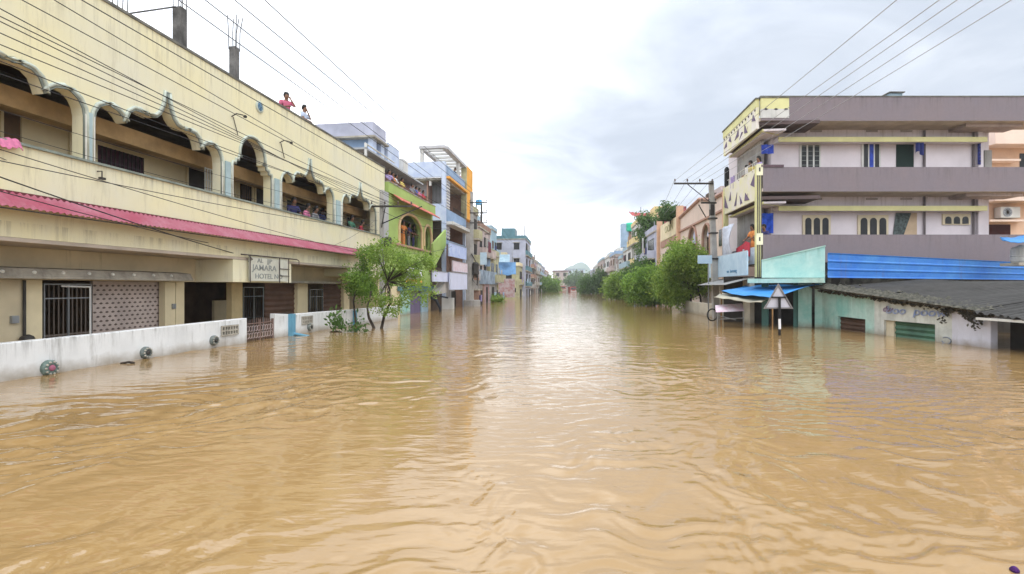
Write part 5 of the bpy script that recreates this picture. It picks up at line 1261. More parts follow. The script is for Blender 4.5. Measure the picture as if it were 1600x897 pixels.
for c, w, zs in ((a1[0], .95, ez(1104, 372)), (a2[0], 1.25, ez(1084, 380))):
    m = MB(E); m.tube([(-.03, a, b) for a, b in rarch(c, w, zb, zs)], .1, 6); m.build('arch_trim', PEACHD, pe)
m = MB(E); m.box(-.12, -.001, e0, e1, ez(1100, 345), ez(1100, 342)); m.build('wall_band', PEACHD, pe)
m = MB(E); m.box(1.8, 2, e0, e2, -1, 5.5); m.build('inner_wall', BROWNI, pe)
m = MB(E); m.box(0.26, 5, e0, e0 + .25, -1, ez(1134, 300)); m.box(5, 5.2, e0, e2, -1, 8); m.build('end_wall', PEACH, pe)
m = MB(E); m.box(-.04, -.001, E.sy(1131), E.sy(1124), ez(1128, 384), ez(1128, 358)); m.build('window', GLASS, pe)
zr1 = ez(1061, 339); zr2 = ez(1031, 352)
m = MB(E); m.yz([(e1 + .01, -1), (e2, -1), (e2, zr2 - .2), (e1 + .01, zr1)], .02, .27); m.build('wing_wall', PEACH, pe)
m = MB(E); m.yz([(E.sy(1059), ez(1059, 365)), (E.sy(1033), ez(1033, 378)), (E.sy(1033), ez(1033, 353)), (E.sy(1059), ez(1059, 338))], -.06, .019); m.build('cream_panel', mat('pale_cream_panel', (.80, .70, .48)), pe)
m = MB(E); m.yz([(E.sy(1059), ez(1059, 378)), (E.sy(1033), ez(1033, 388)), (E.sy(1033), ez(1033, 379)), (E.sy(1059), ez(1059, 366))], -.04, .018); m.build('brown_band', PEACHD, pe)
for a, b, p0, p1 in ((1058, 1050, 390, 402), (1047, 1040, 392, 410)):
    m = MB(E); m.box(-.02, .015, E.sy(a), E.sy(b), ez((a + b) / 2, p1), ez((a + b) / 2, p0)); m.build('window', DARK, pe)
for px, zz_ in ((1137, 300), (1062, 322), (1030.5, 332)):
    yy = E.sy(px); m = MB(E); m.box(-.25, .25, yy - .25, yy + .25, -1, ez(px, zz_)); m.build('tall_pilaster', mat('peach_pilaster', (.66, .42, .28), streak=.2), pe)
m = MB(E); m.box(1.5, 4.5, E.sy(1092), E.sy(1066), 7.0, E.sz(300, 1.5, E.sy(1080))); m.build('roof_room', PALE, pe)
m = MB(E); m.box(.8, 1.4, E.sy(1089), E.sy(1085), 6.5, E.sz(302, 1, E.sy(1088))); m.build('roof_chimney', mat('dark_brown_wall', 0), pe)
m = MB(E); m.box(.5, 1.5, E.sy(1127), E.sy(1105), 6.2, E.sz(296, 1, E.sy(1116))); m.build('roof_room', PALE, pe)
text('OOIN', E, (-.08, E.sy(1046), ez(1046, 357)), .9, pe, mat('faint_olive_letters', (.45, .42, .22)), '-x', sx=1.6, shear=.15)
m = MB(E); m.box(.3, .6, E.sy(1061), E.sy(1033), zr2 - .1, zr2 + .5); m.build('roof_flower_bed', mat('red_flower_bed', (.45, .12, .14), var=.5, scale=9), pe)
# wall strip at the water under the trees
m = MB(E); m.box(-1.3, -1.1, E.sy(1120, -1.2), E.sy(1052, -1.2), -1, .75); tag(m.build('compound_wall', mat('cream_shop_wall', 0), bevel=.02), 'cream compound wall at the water line under the brightest tree', 'wall')

# ================================================================== town houses along the street
GL2 = mat('dark_opening', (.04, .037, .035), var=.4)
def house(label, fr, side, pa, pb, pyt, mt, floors=3, x=0, depth=7, band=None, roofm=None, seed=0, cols=3, balc=True, tank=None, name='town_house', cat='building', face_px=None, group=None, over=.7):
    """side -1: stands on the left bank (faces +x), 1: on the right bank. pa is the near end in px, pb the far end, pyt the roof at the near end"""
    rr = random.Random(seed + 77)
    y0, y1 = fr.sy(pa, x), fr.sy(pb, x)
    zt_ = fr.sz(pyt, x, y0); xb = x + side * depth
    if face_px: xb = fr.sx(face_px, y0)
    t = thing(name, label, cat, fr, (x, y0, 0), group)
    m = MB(fr); m.box(x, xb, y0, y1, -1, zt_ - .7); m.build('walls', mt, t)
    m = MB(fr); s = -side
    m.box(x + s * .12, xb, y0 - .12, y1 + .1, zt_ - .698, zt_ - .55); e_ = m.build('roof_slab', roofm or CONC, t)
    m = MB(fr); xi = x + s * .10
    m.box(xi, xi - s * .15, y0 - .1, y1 + .08, zt_ - .549, zt_); m.box(xi - s * .151, xb, y0 - .1, y0 + .05, zt_ - .549, zt_); m.build('roof_parapet', band or mt, t)
    fh = (zt_ - .7 + 1.0) / floors
    if fh <= 0: return t
    for k in range(floors):
        zb_ = -1 + k * fh
        if balc and k > 0:
            m = MB(fr); m.box(x + s * .002, x + s * (over + .02), y0 + .1, y1 - .1, zb_ - .08, zb_ + .08); b_ = m.build('balcony_slab', roofm or CONC, t)
            m = MB(fr); m.box(x + s * (over - .06), x + s * (over + .04), y0 + .1, y1 - .1, zb_ + .081, zb_ + .9); m.box(x + s * .003, x + s * (over - .061), y0 + .1, y0 + .2, zb_ + .081, zb_ + .9); m.build('balcony_parapet', (band if rr.random() < .7 and band else mt), t)
        n = cols; w = (y1 - y0) / n
        for i in range(n):
            q = y0 + w * (i + .5); hw = w * rr.uniform(.2, .36); zz0 = zb_ + (.1 if rr.random() < .4 else 1.0); zz1 = zb_ + min(fh - .45, 2.3)
            if zz1 < .2: continue
            m = MB(fr); m.box(x - s * .0, x + s * .03, q - hw, q + hw, max(zz0, -.9), zz1); m.build(rr.choice(['window', 'door', 'window']), rr.choice([GL2, DARK, GL2, BROWNI, GLASS]), t)
        nx = max(1, int(abs(xb - x) / 3))
        for i in range(nx):                       # the end wall that looks back along the street
            if zb_ + 1 < .2: continue
            q = x + (xb - x) * (i + .5) / nx
            m = MB(fr); m.box(q - .5, q + .5, y0 - .03, y0 - .001, zb_ + 1.0, zb_ + min(fh - .5, 2.2)); w_ = m.build('window', rr.choice([GL2, GLASS]), t)
            m = MB(fr); m.box(q - .65, q + .65, y0 - .3, y0 - .002, zb_ + min(fh - .5, 2.2) + .05, zb_ + min(fh - .5, 2.2) + .12); m.build('sunshade', roofm or CONC, t)
    # lived-in clutter on the front: boards, washing, machines
    for i in range(rr.randint(3, 6)):
        q = rr.uniform(y0 + .3, y1 - .6); k = rr.randint(0, floors - 1); zc = max(.6, -1 + k * fh + rr.uniform(.9, 1.6)); ww = rr.uniform(.25, .9) * min(1, (y1 - y0) / 8); hh = rr.uniform(.25, .55)
        m = MB(fr); m.box(x + s * (over + .05), x + s * (over + .12), q - ww, q + ww, zc - hh, zc + hh)
        m.build(rr.choice(['laundry', 'signboard', 'laundry']), rr.choice([PBLUE, WHC, MAR, GREYW, BLUEG, TNC, LLC, CONC, DBL, OFFW]), t)
    for i in range(rr.randint(1, 3)):
        q = rr.uniform(y0, y1); xx = x + side * rr.uniform(.3, 3); m = MB(fr); m.tube([(xx, q, zt_ - .6), (xx, q, zt_ + rr.uniform(.8, 2.4))], .05, 4); m.build('roof_pipe', STEEL, t)
    if tank:
        c = (x + side * 1.6, y0 + 1.2, zt_ - .549); m = MB(fr); m.lathe([(.75, 0), (.8, .15), (.8, 1.2), (.7, 1.4), (.2, 1.55)], c, 14); m.build('water_tank', tank, t)
    m = MB(fr)
    if rr.random() < .8:
        m.box(x + side * 2.5, x + side * min(5, depth - .3), y0 + (y1 - y0) * .4, y0 + (y1 - y0) * .8, zt_ - .549, zt_ + 1.9); m.build('stair_room', band or mt, t)
    return t
LF = Fr(-3.98, 50, .113, 1)
house('narrow grey cream house tucked directly behind the tall three armed pole', L, -1, 739, 746, 322, GREYW, 4, x=.3, cols=1, seed=1, band=YELLH, over=.5)
house('brown pink house with a tall blank side behind the slim steel pole', LF, -1, 748, 766, 345, PALE, 3, cols=3, seed=2, depth=6, band=BRICK)
t = thing('roof_tank_tower', 'blue water tank on a thin frame above the left roofs', 'water tank', LF, (-1.0, LF.sy(748, -1.0), 8))
yy = LF.sy(748, -1.0); z0_ = LF.sz(345, -1, yy); z1_ = LF.sz(320, -1, yy); z2_ = LF.sz(312, -1, yy)
m = MB(LF); m.lathe([(.35, z1_), (.38, z1_ + .1), (.38, z2_ - .1), (.2, z2_)], (-1.0, yy, 0), 12); m.build('tank', PVC if False else mat('bright_blue_tank', (.10, .40, .70)), t)
m = MB(LF)
for a in (-.3, .3): m.bar((-1 + a, yy - .2, z0_ - .6), (-1 + a, yy - .2, z1_), .04); m.bar((-1 + a, yy + .2, z0_ - .6), (-1 + a, yy + .2, z1_), .04)
m.build('tank_frame', IRON, t)
house('yellow green house with a low front left of the lavender block', LF, -1, 766, 779, 388, YELLH, 2, cols=2, seed=3, x=.4, depth=9)
house('sky blue house with a terrace room behind the slim steel pole', LF, -1, 768, 776, 352, SKYB, 3, cols=2, seed=8, x=-3.2, depth=8, band=SKYB)
house('lavender block with a teal roof sheet facing down the street', LF, -1, 821, 829, 368, LAV, 4, cols=2, seed=4, x=1.6, face_px=766, band=TEAL, over=.3)
house('small yellow house with a big blue awning before the lavender block', LF, -1, 811, 816, 410, YELLH, 2, cols=1, seed=5, x=1.0, face_px=779, band=CREAM2, over=.3)
y_ = LF.sy(805, 1.4) - 1.2
a, b = [LF.w((q, y_, 0)) for q in (LF.sx(779, y_), LF.sx(806, y_))]
m = MB(); m.grid(lambda u, v: (a[0] + (b[0] - a[0]) * u, a[1] - 1.6 * v, H + (CY - 410) / F * a[1] - v * 1.9 + .1 * math.sin(9 * u) * v), 12, 4); tag(m.build('tarpaulin_awning', mat('faded_blue_tarp', (.13, .27, .48), var=.2), solid=.03), 'large sky blue awning low on the small yellow house', 'awning')
m = MB(); m.grid(lambda u, v: (a[0] + (b[0] - a[0]) * (.05 + .6 * u), a[1] - .2 - 1.4 * v, H + (CY - 398) / F * a[1] - v * 1.2), 12, 4); tag(m.build('tarpaulin_awning', mat('faded_pale_tarp', (.30, .42, .50), var=.2), solid=.03), 'pale blue awning above the large sky blue awning', 'awning')
m = MB(); m.box(a[0] - .4, a[0] + 2.4, a[1] - 2.4, a[1] - 2.3, .2, 2.9); tag(m.build('shop_poster_board', mat('red_white_poster', (.33, .16, .17), var=.6, scale=2.6, col2=(.45, .43, .44))), 'red and white poster board at the foot of the small yellow house', 'sign')
m = MB(); c = (b[0] - 1.0, a[1] - 2.2, 0)
m.box(c[0] - 1.6, c[0] + 1.0, c[1], c[1] + 1.2, .9, 1.6); tag(m.build('parked_cart', BLACK, bevel=.1), 'dark cart standing in the water under the blue awning', 'cart')
sc_ = thing('roof_scaffold', 'thin rebar frame standing on the roof of the lavender block', 'scaffold', LF, (0, LF.sy(821, 1.6), 12))
yy = LF.sy(821, 1.6); m = MB(LF)
x0_, x1_ = LF.sx(806, yy), LF.sx(820, yy); zz0, zz1 = LF.sz(366, 0, yy), LF.sz(351, 0, yy)
for i in range(4): q = x0_ + (x1_ - x0_) * i / 3; m.bar((q, yy + .3, zz0 - .7), (q, yy + .3, zz1), .05)
m.bar((x0_, yy + .3, zz1 - .2), (x1_, yy + .3, zz1 - .2), .04); m.build('rebar', mat('pale_rebar', (.45, .42, .42)), sc_)
ml = [(829, 834, 398, GREYW, 4), (834, 840, 404, PALE, 3), (840, 846, 408, OFFW, 3), (846, 851, 414, LAV, 3), (851, 857, 421, PALE, 3), (857, 862, 428, OFFW, 2)]
ll = ['grey house first beyond the lavender block on the left', 'pink grey house second beyond the lavender block', 'off white house third beyond the lavender block', 'pale lavender house above the left bushes', 'small pink house near the street end on the left', 'last off white house on the left bank']
for i, (a, b, t_, mt_, fl) in enumerate(ml): house(ll[i], LF, -1, a, b, t_, mt_, fl, cols=2, seed=20 + i, depth=12, band=[BRICK, CONC, SKYB, None, PEACHD, GREYW][i])
for px0, px1, label, c_ in ((748, 757, 'brown shop front with a grey signboard left of the street', BRICK), (757, 765, 'shop front with white and red boards left of the street', mat('red_white_poster', 0)), (765, 776, 'dark shop front beside the left bushes', GREYW)):
    y0, y1 = LF.sy(px0, .8), LF.sy(px1, .8); m = MB(LF); m.box(.1, .8, y0, y1, -1, 2.6); t = m.build('street_shop', c_, None); tag(t, label, 'shop')
    m = MB(LF); m.box(.801, .95, y0 + .2, y1 - .2, 2.0, 3.4); m.build('signboard', rr_ if False else mat('grey_blue_board', (.30, .38, .48), var=.3), t)
    m = MB(LF); m.box(.801, .84, y0 + (y1 - y0) * .3, y0 + (y1 - y0) * .6, -1, 1.7); m.build('door', DARK, t)
for i in range(3):
    p = P3([751, 758, 766][i], [404, 408, 416][i], [50, 58, 64][i]); m = MB(); m.box(p[0] - .05, p[0] + .6, p[1] - .05, p[1] + .05, p[2] - .6, p[2] + .6)
    tag(m.build('hanging_board', [PBLUE, BLUEG, OFFW][i]), ['pale blue projecting board beyond the tall pole', 'blue grey projecting board left of the yellow green house', 'off white projecting board on the yellow green house'][i], 'sign')
# right bank beyond the peach hall
t = house('cream house with a lavender balcony behind the dark tall tree on the right', E, 1, 1024, 1000, 352, LAV, 3, cols=2, seed=31, band=LAV)
house('yellow framed house topped with red roof sheet among the trees', E, 1, 1000, 987, 338, OFFW, 4, cols=2, seed=32, x=.5, band=mat('ochre_frame', (.70, .56, .28)))
y_ = E.sy(997, 1.0); m = MB(E); zz_ = E.sz(338, 1, y_)
m.grid(lambda u, v: (.2 + 3.2 * u, y_ + 5 * v, zz_ + .1 + 1.3 * v - .3 * u + .06 * math.sin(40 * u)), 40, 2)
tag(m.build('red_roof_sheet', mat('red_roof_sheet', (.42, .07, .07), var=.3), solid=.04), 'red corrugated sheet on the roof of the yellow framed house', 'roof sheet')
house('narrow white and pale blue tower house with roof tanks on the right', E, 1, 987, 974, 380, OFFW, 3, cols=2, seed=33, band=SKYB, depth=5)
y_ = E.sy(985, 1.2); 
for px, p0, p1, mt_, lab in ((976, 350, 378, mat('light_blue_tank', (.34, .46, .60)), 'tall pale blue tank room on the white tower house'), (985, 348, 362, mat('green_tank', (.05, .50, .32)), 'round green water tank on the white tower house')):
    c = (E.sx(px, y_), y_, 0); z0_, z1_ = E.sz(p1, 1, y_), E.sz(p0, 1, y_); m = MB(E)
    if 'green' in lab: m.lathe([(.8, z0_), (.9, z0_ + .15), (.9, z1_ - .3), (.6, z1_ - .05), (.2, z1_)], (c[0], y_, 0), 16)
    else: m.box(c[0] - .6, c[0] + .6, y_ - .5, y_ + 1, z0_ - .9, z1_)
    tag(m.build('water_tank' if 'green' in lab else 'tank_room', mt_), lab, 'water tank' if 'green' in lab else 'roof room')
m = MB(E); c = E.sx(985, y_); m.box(c - .8, c + .8, y_ - .4, y_ + .6, 8.0, E.sz(362, 1, y_) - .01); tag(m.build('roof_block', BRICK), 'brown block carrying the round green water tank', 'tank base')
mr = [(972, 962, 398, OFFW, 3, SKYB), (962, 953, 392, PALE, 3, BLUEG), (953, 942, 396, OFFW, 3, None), (942, 934, 402, PALE, 3, SKYB), (934, 927, 412, OFFW, 3, None), (927, 921, 420, LAV, 2, None)]
lr = ['white flat house left of the tower house', 'pinkish house with a blue grey roof canopy on the right bank', 'white house with two dark windows above the dark tree', 'pink house right of the far hill', 'small white house nearest the far hill on the right', 'pale lavender house at the far end of the right bank']
for i, (a, b, t_, mt_, fl, bd) in enumerate(mr): house(lr[i], E, 1, a, b, t_, mt_, fl, cols=2, seed=50 + i, depth=10, band=bd, x=-.5 * (i % 2))
# street end
Z0 = Fr(0, 0, .115, 1)
def endhouse(label, p0, p1, pyt, Y, mt_, fl, band=None, seed=0):
    x0_ = (p0 - CX) / F * Y; x1_ = (p1 - CX) / F * Y; zt_ = H + (CY - pyt) / F * Y
    t = thing('far_house', label, 'building', WORLD, ((x0_ + x1_) / 2, Y, 0))
    m = MB(); m.box(x0_, x1_, Y, Y + 12, -1, zt_); m.build('walls', mt_, t)
    m = MB(); m.box(x0_ - .4, x1_ + .4, Y - .5, Y + 12.2, zt_ + .001, zt_ + .5); m.build('roof_slab', band or CONC, t)
    fh = (zt_ + 1) / fl; n = max(2, int((x1_ - x0_) / 4))
    for k in range(fl):
        for i in range(n):
            if -1 + k * fh + 1 < .3: continue
            q = x0_ + (x1_ - x0_) * (i + .5) / n; m = MB(); m.box(q - 1, q + 1, Y - .08, Y - .01, -1 + k * fh + 1, -1 + k * fh + fh * .78); m.build('window', GL2, t)
    return t
endhouse('pink and maroon house closing the left side of the far street', 866, 888, 424, 330, PALE, 3, mat('maroon_edge', 0))
endhouse('pale blue house block below the far hill', 886, 914, 421, 420, mat('pale_blue_render', (.52, .62, .72)), 4, SKYB)
endhouse('white far house right of the pale blue block', 910, 926, 428, 360, OFFW, 3)
# hill
m = MB(); nx, ny = 60, 24
hx, hy = (902 - CX) / F * 1500, 1500
def hf(u, v):
    x_ = (u - .5) * 2; y_ = (v - .5) * 2; r2 = (abs(x_ * 1.15) ** 2.0 + y_ * y_)
    hh = 68 * math.exp(-(r2 * 3.4) ** 1.6) * (1 + .10 * math.sin(x_ * 9 + 1) + .05 * math.sin(23 * x_ + 8 * y_)) - 4
    return (hx + x_ * 150, hy + y_ * 200, hh)
m.grid(hf, nx, ny); tag(m.build('hill', mat('hill_green', (.10, .20, .15), var=.3, scale=.03, bump=0, col2=(.13, .22, .20)), smooth=True), kind='structure')

# ------------------------------------------------------------------ trees and bushes
def TR(label, base_px, base_py, cl, n, size, leaf, stems, seed, **k):
    bx, by = wl(base_px, base_py)
    cl = [CL(a, b, by, r, rz, dy) for a, b, r, rz, dy in cl]
    st = [[(P3(p[0], 0, by)[0], by, -.6)] + [P3(p[i], p[i + 1], by) for i in range(1, len(p) - 1, 2)] for p in stems]
    return tree(label, (bx, by, -.3), cl, n, size, leaf, st, seed=seed, tr=k.pop('tr', .12), **k)
TR('brightest green rounded tree on two bare stems left of the leaning pole', 1085, 488,
   [(1070, 415, 26, 26, 0), (1050, 432, 22, 20, .5), (1090, 425, 20, 22, -.5), (1072, 392, 20, 15, .3), (1058, 405, 18, 16, -1), (1095, 448, 14, 16, 0), (1045, 452, 20, 14, .5), (1072, 448, 22, 14, 1), (1100, 408, 12, 14, 0), (1056, 462, 18, 10, .5)],
   30000, .17, LEAFB, [(1079, 1079, 462, 1074, 440), (1096, 1094, 465, 1088, 440)], 11, tr=.09)
TR('broad dark green tree drooping to the water in the middle of the right bank', 1018, 478,
   [(1015, 436, 22, 18, 0), (1000, 446, 18, 18, 0), (1030, 448, 20, 20, 0), (1012, 460, 24, 12, 0), (1040, 458, 16, 14, 0), (992, 456, 14, 14, .5), (1024, 428, 14, 12, 0)],
   24000, .22, LEAFM, [(1022, 1022, 470, 1018, 450)], 12)
TR('yellow green tree between two darker trees on the right bank', 972, 468,
   [(968, 446, 16, 14, 0), (980, 450, 14, 14, 0), (958, 452, 12, 11, 0), (985, 440, 11, 11, 1)], 14000, .28, LEAFB, [(972, 972, 462, 970, 450)], 13)
TR('dark round tree farthest along the right bank', 932, 459.5,
   [(932, 438, 15, 13, 0), (920, 444, 11, 11, 0), (944, 444, 13, 12, 0), (914, 449, 8, 7, 0), (932, 448, 16, 7, 0)], 14000, .40, LEAFD, [(932, 932, 455, 932, 445)], 14, tr=.25)
TR('hazy grey green tree in the middle of the street end', 900, 452.8,
   [(898, 438, 9, 8, 0), (906, 441, 8, 7, 0), (890, 442, 6, 5, 0)], 5000, 1.1, LEAFD, [(899, 899, 450, 899, 442)], 15, tr=.5)
TR('bush mass standing in water on the far left bank', 846, 456.8,
   [(848, 446, 9, 9, 0), (860, 444, 9, 9, 0), (854, 450, 14, 6, 0), (868, 448, 5, 5, 0)], 8000, .55, LEAFM, [(850, 850, 452, 850, 448)], 16, tr=.2)
TR('low bright bushes at the foot of the left shop fronts', 765, 472,
   [(752, 466, 8, 5, 0), (763, 467, 9, 5, 0), (774, 468, 9, 3, 0), (745, 465, 5, 5, .5)], 5000, .18, LEAFB, [(760, 760, 468, 760, 466)], 17, tr=.05, name='low_bush', cat='bush')
# tall dark tree behind, beside the peach hall, with layered branches
bxy = ((1020 - CX) / F * 62, 62)
tree('tall dark tree with layered branches left of the peach hall', (bxy[0], 62, -.3),
     [CL(1018, 345, 62, 16, 9), CL(1008, 362, 62, 12, 6, 1), CL(1024, 378, 62, 20, 16), CL(1012, 395, 62, 16, 12), CL(1020, 410, 62, 18, 12, 1), CL(1026, 350, 62, 14, 9), CL(1000, 415, 62, 12, 9), CL(1002, 340, 62, 8, 5)],
     15000, .26, LEAFD, [[(bxy[0], 62, -.6), P3(1020, 420, 62), P3(1017, 385, 62), P3(1019, 350, 62)], [(bxy[0], 62.2, 1), P3(1012, 400, 62.3), P3(1004, 372, 62)]], seed=18, tr=.2)
tree('small potted tree on the roof of the peach hall', (P3(1048, 345, 46)[0], 46, P3(1048, 345, 46)[2]), [CL(1045, 332, 46, 12, 9), CL(1054, 340, 46, 9, 7), CL(1040, 344, 46, 8, 5)], 5000, .2, LEAFD, [[P3(1048, 350, 46), P3(1047, 336, 46)]], seed=19, tr=.07)
tree('low dark shrub between the peach hall and the broad tree', (P3(1000, 460, 56)[0], 56, -.3), [CL(1005, 425, 56, 14, 12), CL(985, 430, 56, 10, 9), CL(1015, 415, 56, 10, 10)], 7000, .24, LEAFD, [[P3(1003, 460, 56), P3(1005, 430, 56)]], seed=20, tr=.1)
m = MB(); c = wl(937, 457.5); m.prism([(c[0] - .9, c[1], -.5), (c[0] + .9, c[1], -.5), (c[0] + .9, c[1], 1.2), (c[0] + .5, c[1], 1.9), (c[0] - .5, c[1], 1.9), (c[0] - .9, c[1], 1.2)], (0, 1.5, 0))
t = m.build('street_kiosk', PALE); tag(t, 'small pale arched kiosk standing in the water before the dark round tree', 'kiosk')
m = MB(); m.box(c[0] - .45, c[0] + .45, c[1] - .03, c[1] - .002, -.5, 1.1); m.build('opening', DARK, t)

# ------------------------------------------------------------------ vehicles at the street end
def truck(label, px, py, k, seed):
    X, Y = wl(px, py); t = thing('flooded_truck', label, 'truck', WORLD, (X, Y, 0))
    w = 1.15 * k; h = 2.0 * k
    m = MB(); m.prism([(X - w, Y, -.4), (X + w, Y, -.4), (X + w, Y, h * .5), (X + w * .86, Y + .3, h * .82), (X + w * .8, Y + .35, h), (X - w * .8, Y + .35, h), (X - w * .86, Y + .3, h * .82), (X - w, Y, h * .5)], (0, 2.0, 0)); m.build('cab', mat('truck_red', (.42, .08, .06), rough=.5), t)
    m = MB(); m.prism([(X - w * .8, Y - .02, h * .52), (X + w * .8, Y - .02, h * .52), (X + w * .72, Y + .28, h * .86), (X - w * .72, Y + .28, h * .86)], (0, .02, 0)); m.build('windscreen', GLASS, t)
    m = MB(); m.box(X - w * 1.05, X + w * 1.05, Y + 2.1, Y + 6, -.4, h * 1.0); m.build('cargo_body', mat('truck_body_maroon', (.28, .07, .06)), t)
    m = MB(); m.box(X - w * .9, X + w * .9, Y - .12, Y - .01, .12, .38); m.build('bumper', WHITEM, t)
    for s in (-1, 1): m = MB(); m.lathe([(.14, 0), (.14, .06), (.05, .08)], (X + s * w * .7, Y - .12, .62), 10, 'y'); m.build('headlight', WHITE, t)
truck('red truck wading towards the camera in the middle of the far street', 896, 456.6, .9, 1)
truck('smaller darker red truck behind at the left of the far street', 880, 453.9, 1.1, 2)
# purple scrap at the bottom edge
x_, y_ = wl(1580, 893); m = MB(); m.lathe([(.010, .0), (.022, .008), (.024, .022), (.014, .036), (.003, .042)], (x_ + .02, y_, -.01), 12)
tag(m.build('floating_flower', mat('purple_petal', (.06, .012, .11), var=.3, scale=30)), 'tiny dark purple flower head floating at the bottom right corner', 'flower')
# yellow marker floating by the steps
x_, y_ = wl(695, 480.5); m = MB(); m.lathe([(.10, 0), (.15, .1), (.12, .3), (.04, .36)], (x_, y_, 0), 10)
tag(m.build('yellow_can', mat('yellow_plastic', (.75, .5, .05))), 'small yellow can floating by the white boards', 'can')
# ================================================================== water
def build_water():
    rs = np.random.default_rng(9)
    ang = np.concatenate([np.arange(-180, -64, 4.0), np.arange(-64, 64, .17), np.arange(64, 180, 4.0)]) * math.pi / 180
    rr = [.4]
    while rr[-1] < 7000:
        r = rr[-1]; rr.append(r * (1.0052 if 2.5 < r < 75 else (1.012 if r < 400 else 1.12)))
    rr = np.array(rr)
    A, Rr = np.meshgrid(ang, rr)
    X = Rr * np.sin(A); Y = Rr * np.cos(A)
    # slow warp so the crests bend
    def lump(sc, k, X=X, Y=Y, seed=0):
        g = np.random.default_rng(100 + seed); o = np.zeros_like(X)
        for _ in range(k):
            a = g.uniform(0, 2 * math.pi); q = 2 * math.pi / (sc * g.uniform(.6, 1.7)); o += np.cos(q * (X * math.cos(a) + Y * math.sin(a)) + g.uniform(0, 6.28))
        return o / math.sqrt(k)
    wx = X + .35 * lump(3.4, 7, seed=1) + .10 * lump(.9, 6, seed=5); wy = Y + .35 * lump(3.1, 7, seed=2) + .10 * lump(.9, 6, seed=6)
    h = np.zeros_like(X)
    step = Rr * .0052
    # main families: wavelengths (m), slope, heading spread; the left bank gets long oblique streaks
    def fam(l0, l1, n, slope, head, spread, w=1.0):
        nonlocal h
        for _ in range(n):
            l = math.exp(rs.uniform(math.log(l0), math.log(l1))); a = head + rs.normal() * spread
            q = 2 * math.pi / l; amp = slope / q / math.sqrt(n) * 1.4
            ph = q * (wx * math.cos(a) + wy * math.sin(a)) + rs.uniform(0, 6.28)
            fade = np.clip(l / (4 * step) - .5, 0, 1)
            h += w * amp * fade * (np.cos(ph) + .25 * np.cos(2 * ph + .4))
    lft = 1 / (1 + np.exp((X + 1.5) / 1.5)); patch = np.clip(.62 + .45 * lump(5.0, 8, seed=3), .12, 1.5)
    fam(.7, 2.0, 16, SL[0], math.pi / 2, .35, patch)
    fam(.20, .62, 26, SL[1], math.pi / 2, .5, patch)
    fam(.35, 1.2, 16, SL[2], math.pi / 2 + .55, .22, lft * patch)
    fam(.12, .34, 14, SL[3], math.pi / 2, .9, np.clip(patch, 0, 1) * np.exp(-Rr / 25))
    # wake furrows and boils close to the viewpoint
    sw = np.exp(-(((X - .9) / 2.2) ** 2 + ((Y - 4.0) / 1.8) ** 2))
    u_ = X + .25 * lump(1.1, 8, seed=11); v_ = Y + .25 * lump(1.0, 8, seed=12)
    for k in range(9):
        cx, cy, s_ = rs.uniform(-.8, 2.6), rs.uniform(2.9, 6.0), rs.uniform(.25, .5)
        d = np.sqrt((u_ - cx) ** 2 + (v_ - cy) ** 2); th = np.arctan2(v_ - cy, u_ - cx)
        h += .0035 * np.cos(d * 2 * math.pi / rs.uniform(.22, .4) + th * rs.choice([-1, 1]) + rs.uniform(0, 6)) * np.exp(-(d / s_) ** 2)
    def furrow(p, w, am):
        nonlocal h
        for (x0, y0), (x1, y1) in zip(p, p[1:]):
            dx, dy = x1 - x0, y1 - y0; l2 = dx * dx + dy * dy
            t = np.clip(((X - x0) * dx + (Y - y0) * dy) / l2, 0, 1); d = np.hypot(X - x0 - t * dx, Y - y0 - t * dy)
            h -= am * np.exp(-(d / w) ** 2)
    def wp(*q): return [wl(*a) for a in q]
    furrow(wp((1110, 760), (1150, 790), (1175, 835)), .05, .012)
    furrow(wp((1010, 690), (1080, 720), (1150, 760), (1165, 700)), .07, .006)
    h *= np.clip((160 - Rr) / 100, 0, 1)
    h *= .36 + 1.0 * np.exp(-Rr / 11)
    V = np.stack([X, Y, h], -1); nr, na = X.shape
    idx = np.arange(nr * na).reshape(nr, na); nx = np.roll(idx, -1, 1)
    Q = np.stack([idx[:-1], nx[:-1], nx[1:], idx[1:]], -1).reshape(-1, 4)
    m = bpy.data.materials.new('muddy_flood_water'); m.use_nodes = True; N = m.node_tree.nodes; Lk = m.node_tree.links
    b = N['Principled BSDF']; b.inputs['IOR'].default_value = 1.333; b.inputs['Roughness'].default_value = .03
    b.inputs['Specular IOR Level'].default_value = .9
    g = N.new('ShaderNodeNewGeometry')
    mp = N.new('ShaderNodeMapping'); mp.inputs['Scale'].default_value = (.25, .5, 1); Lk.new(g.outputs['Position'], mp.inputs['Vector'])
    n = N.new('ShaderNodeTexNoise'); n.inputs['Scale'].default_value = .6; n.inputs['Detail'].default_value = 5; n.inputs['Distortion'].default_value = .8; Lk.new(mp.outputs[0], n.inputs['Vector'])
    r = N.new('ShaderNodeValToRGB'); e = r.color_ramp.elements
    e[0].position = .3; e[0].color = (*WCOL[0], 1); e[1].position = .72; e[1].color = (*WCOL[1], 1); Lk.new(n.outputs['Fac'], r.inputs[0]); Lk.new(r.outputs[0], b.inputs['Base Color'])
    # fine ripples, longer across the street than along it
    prev = None
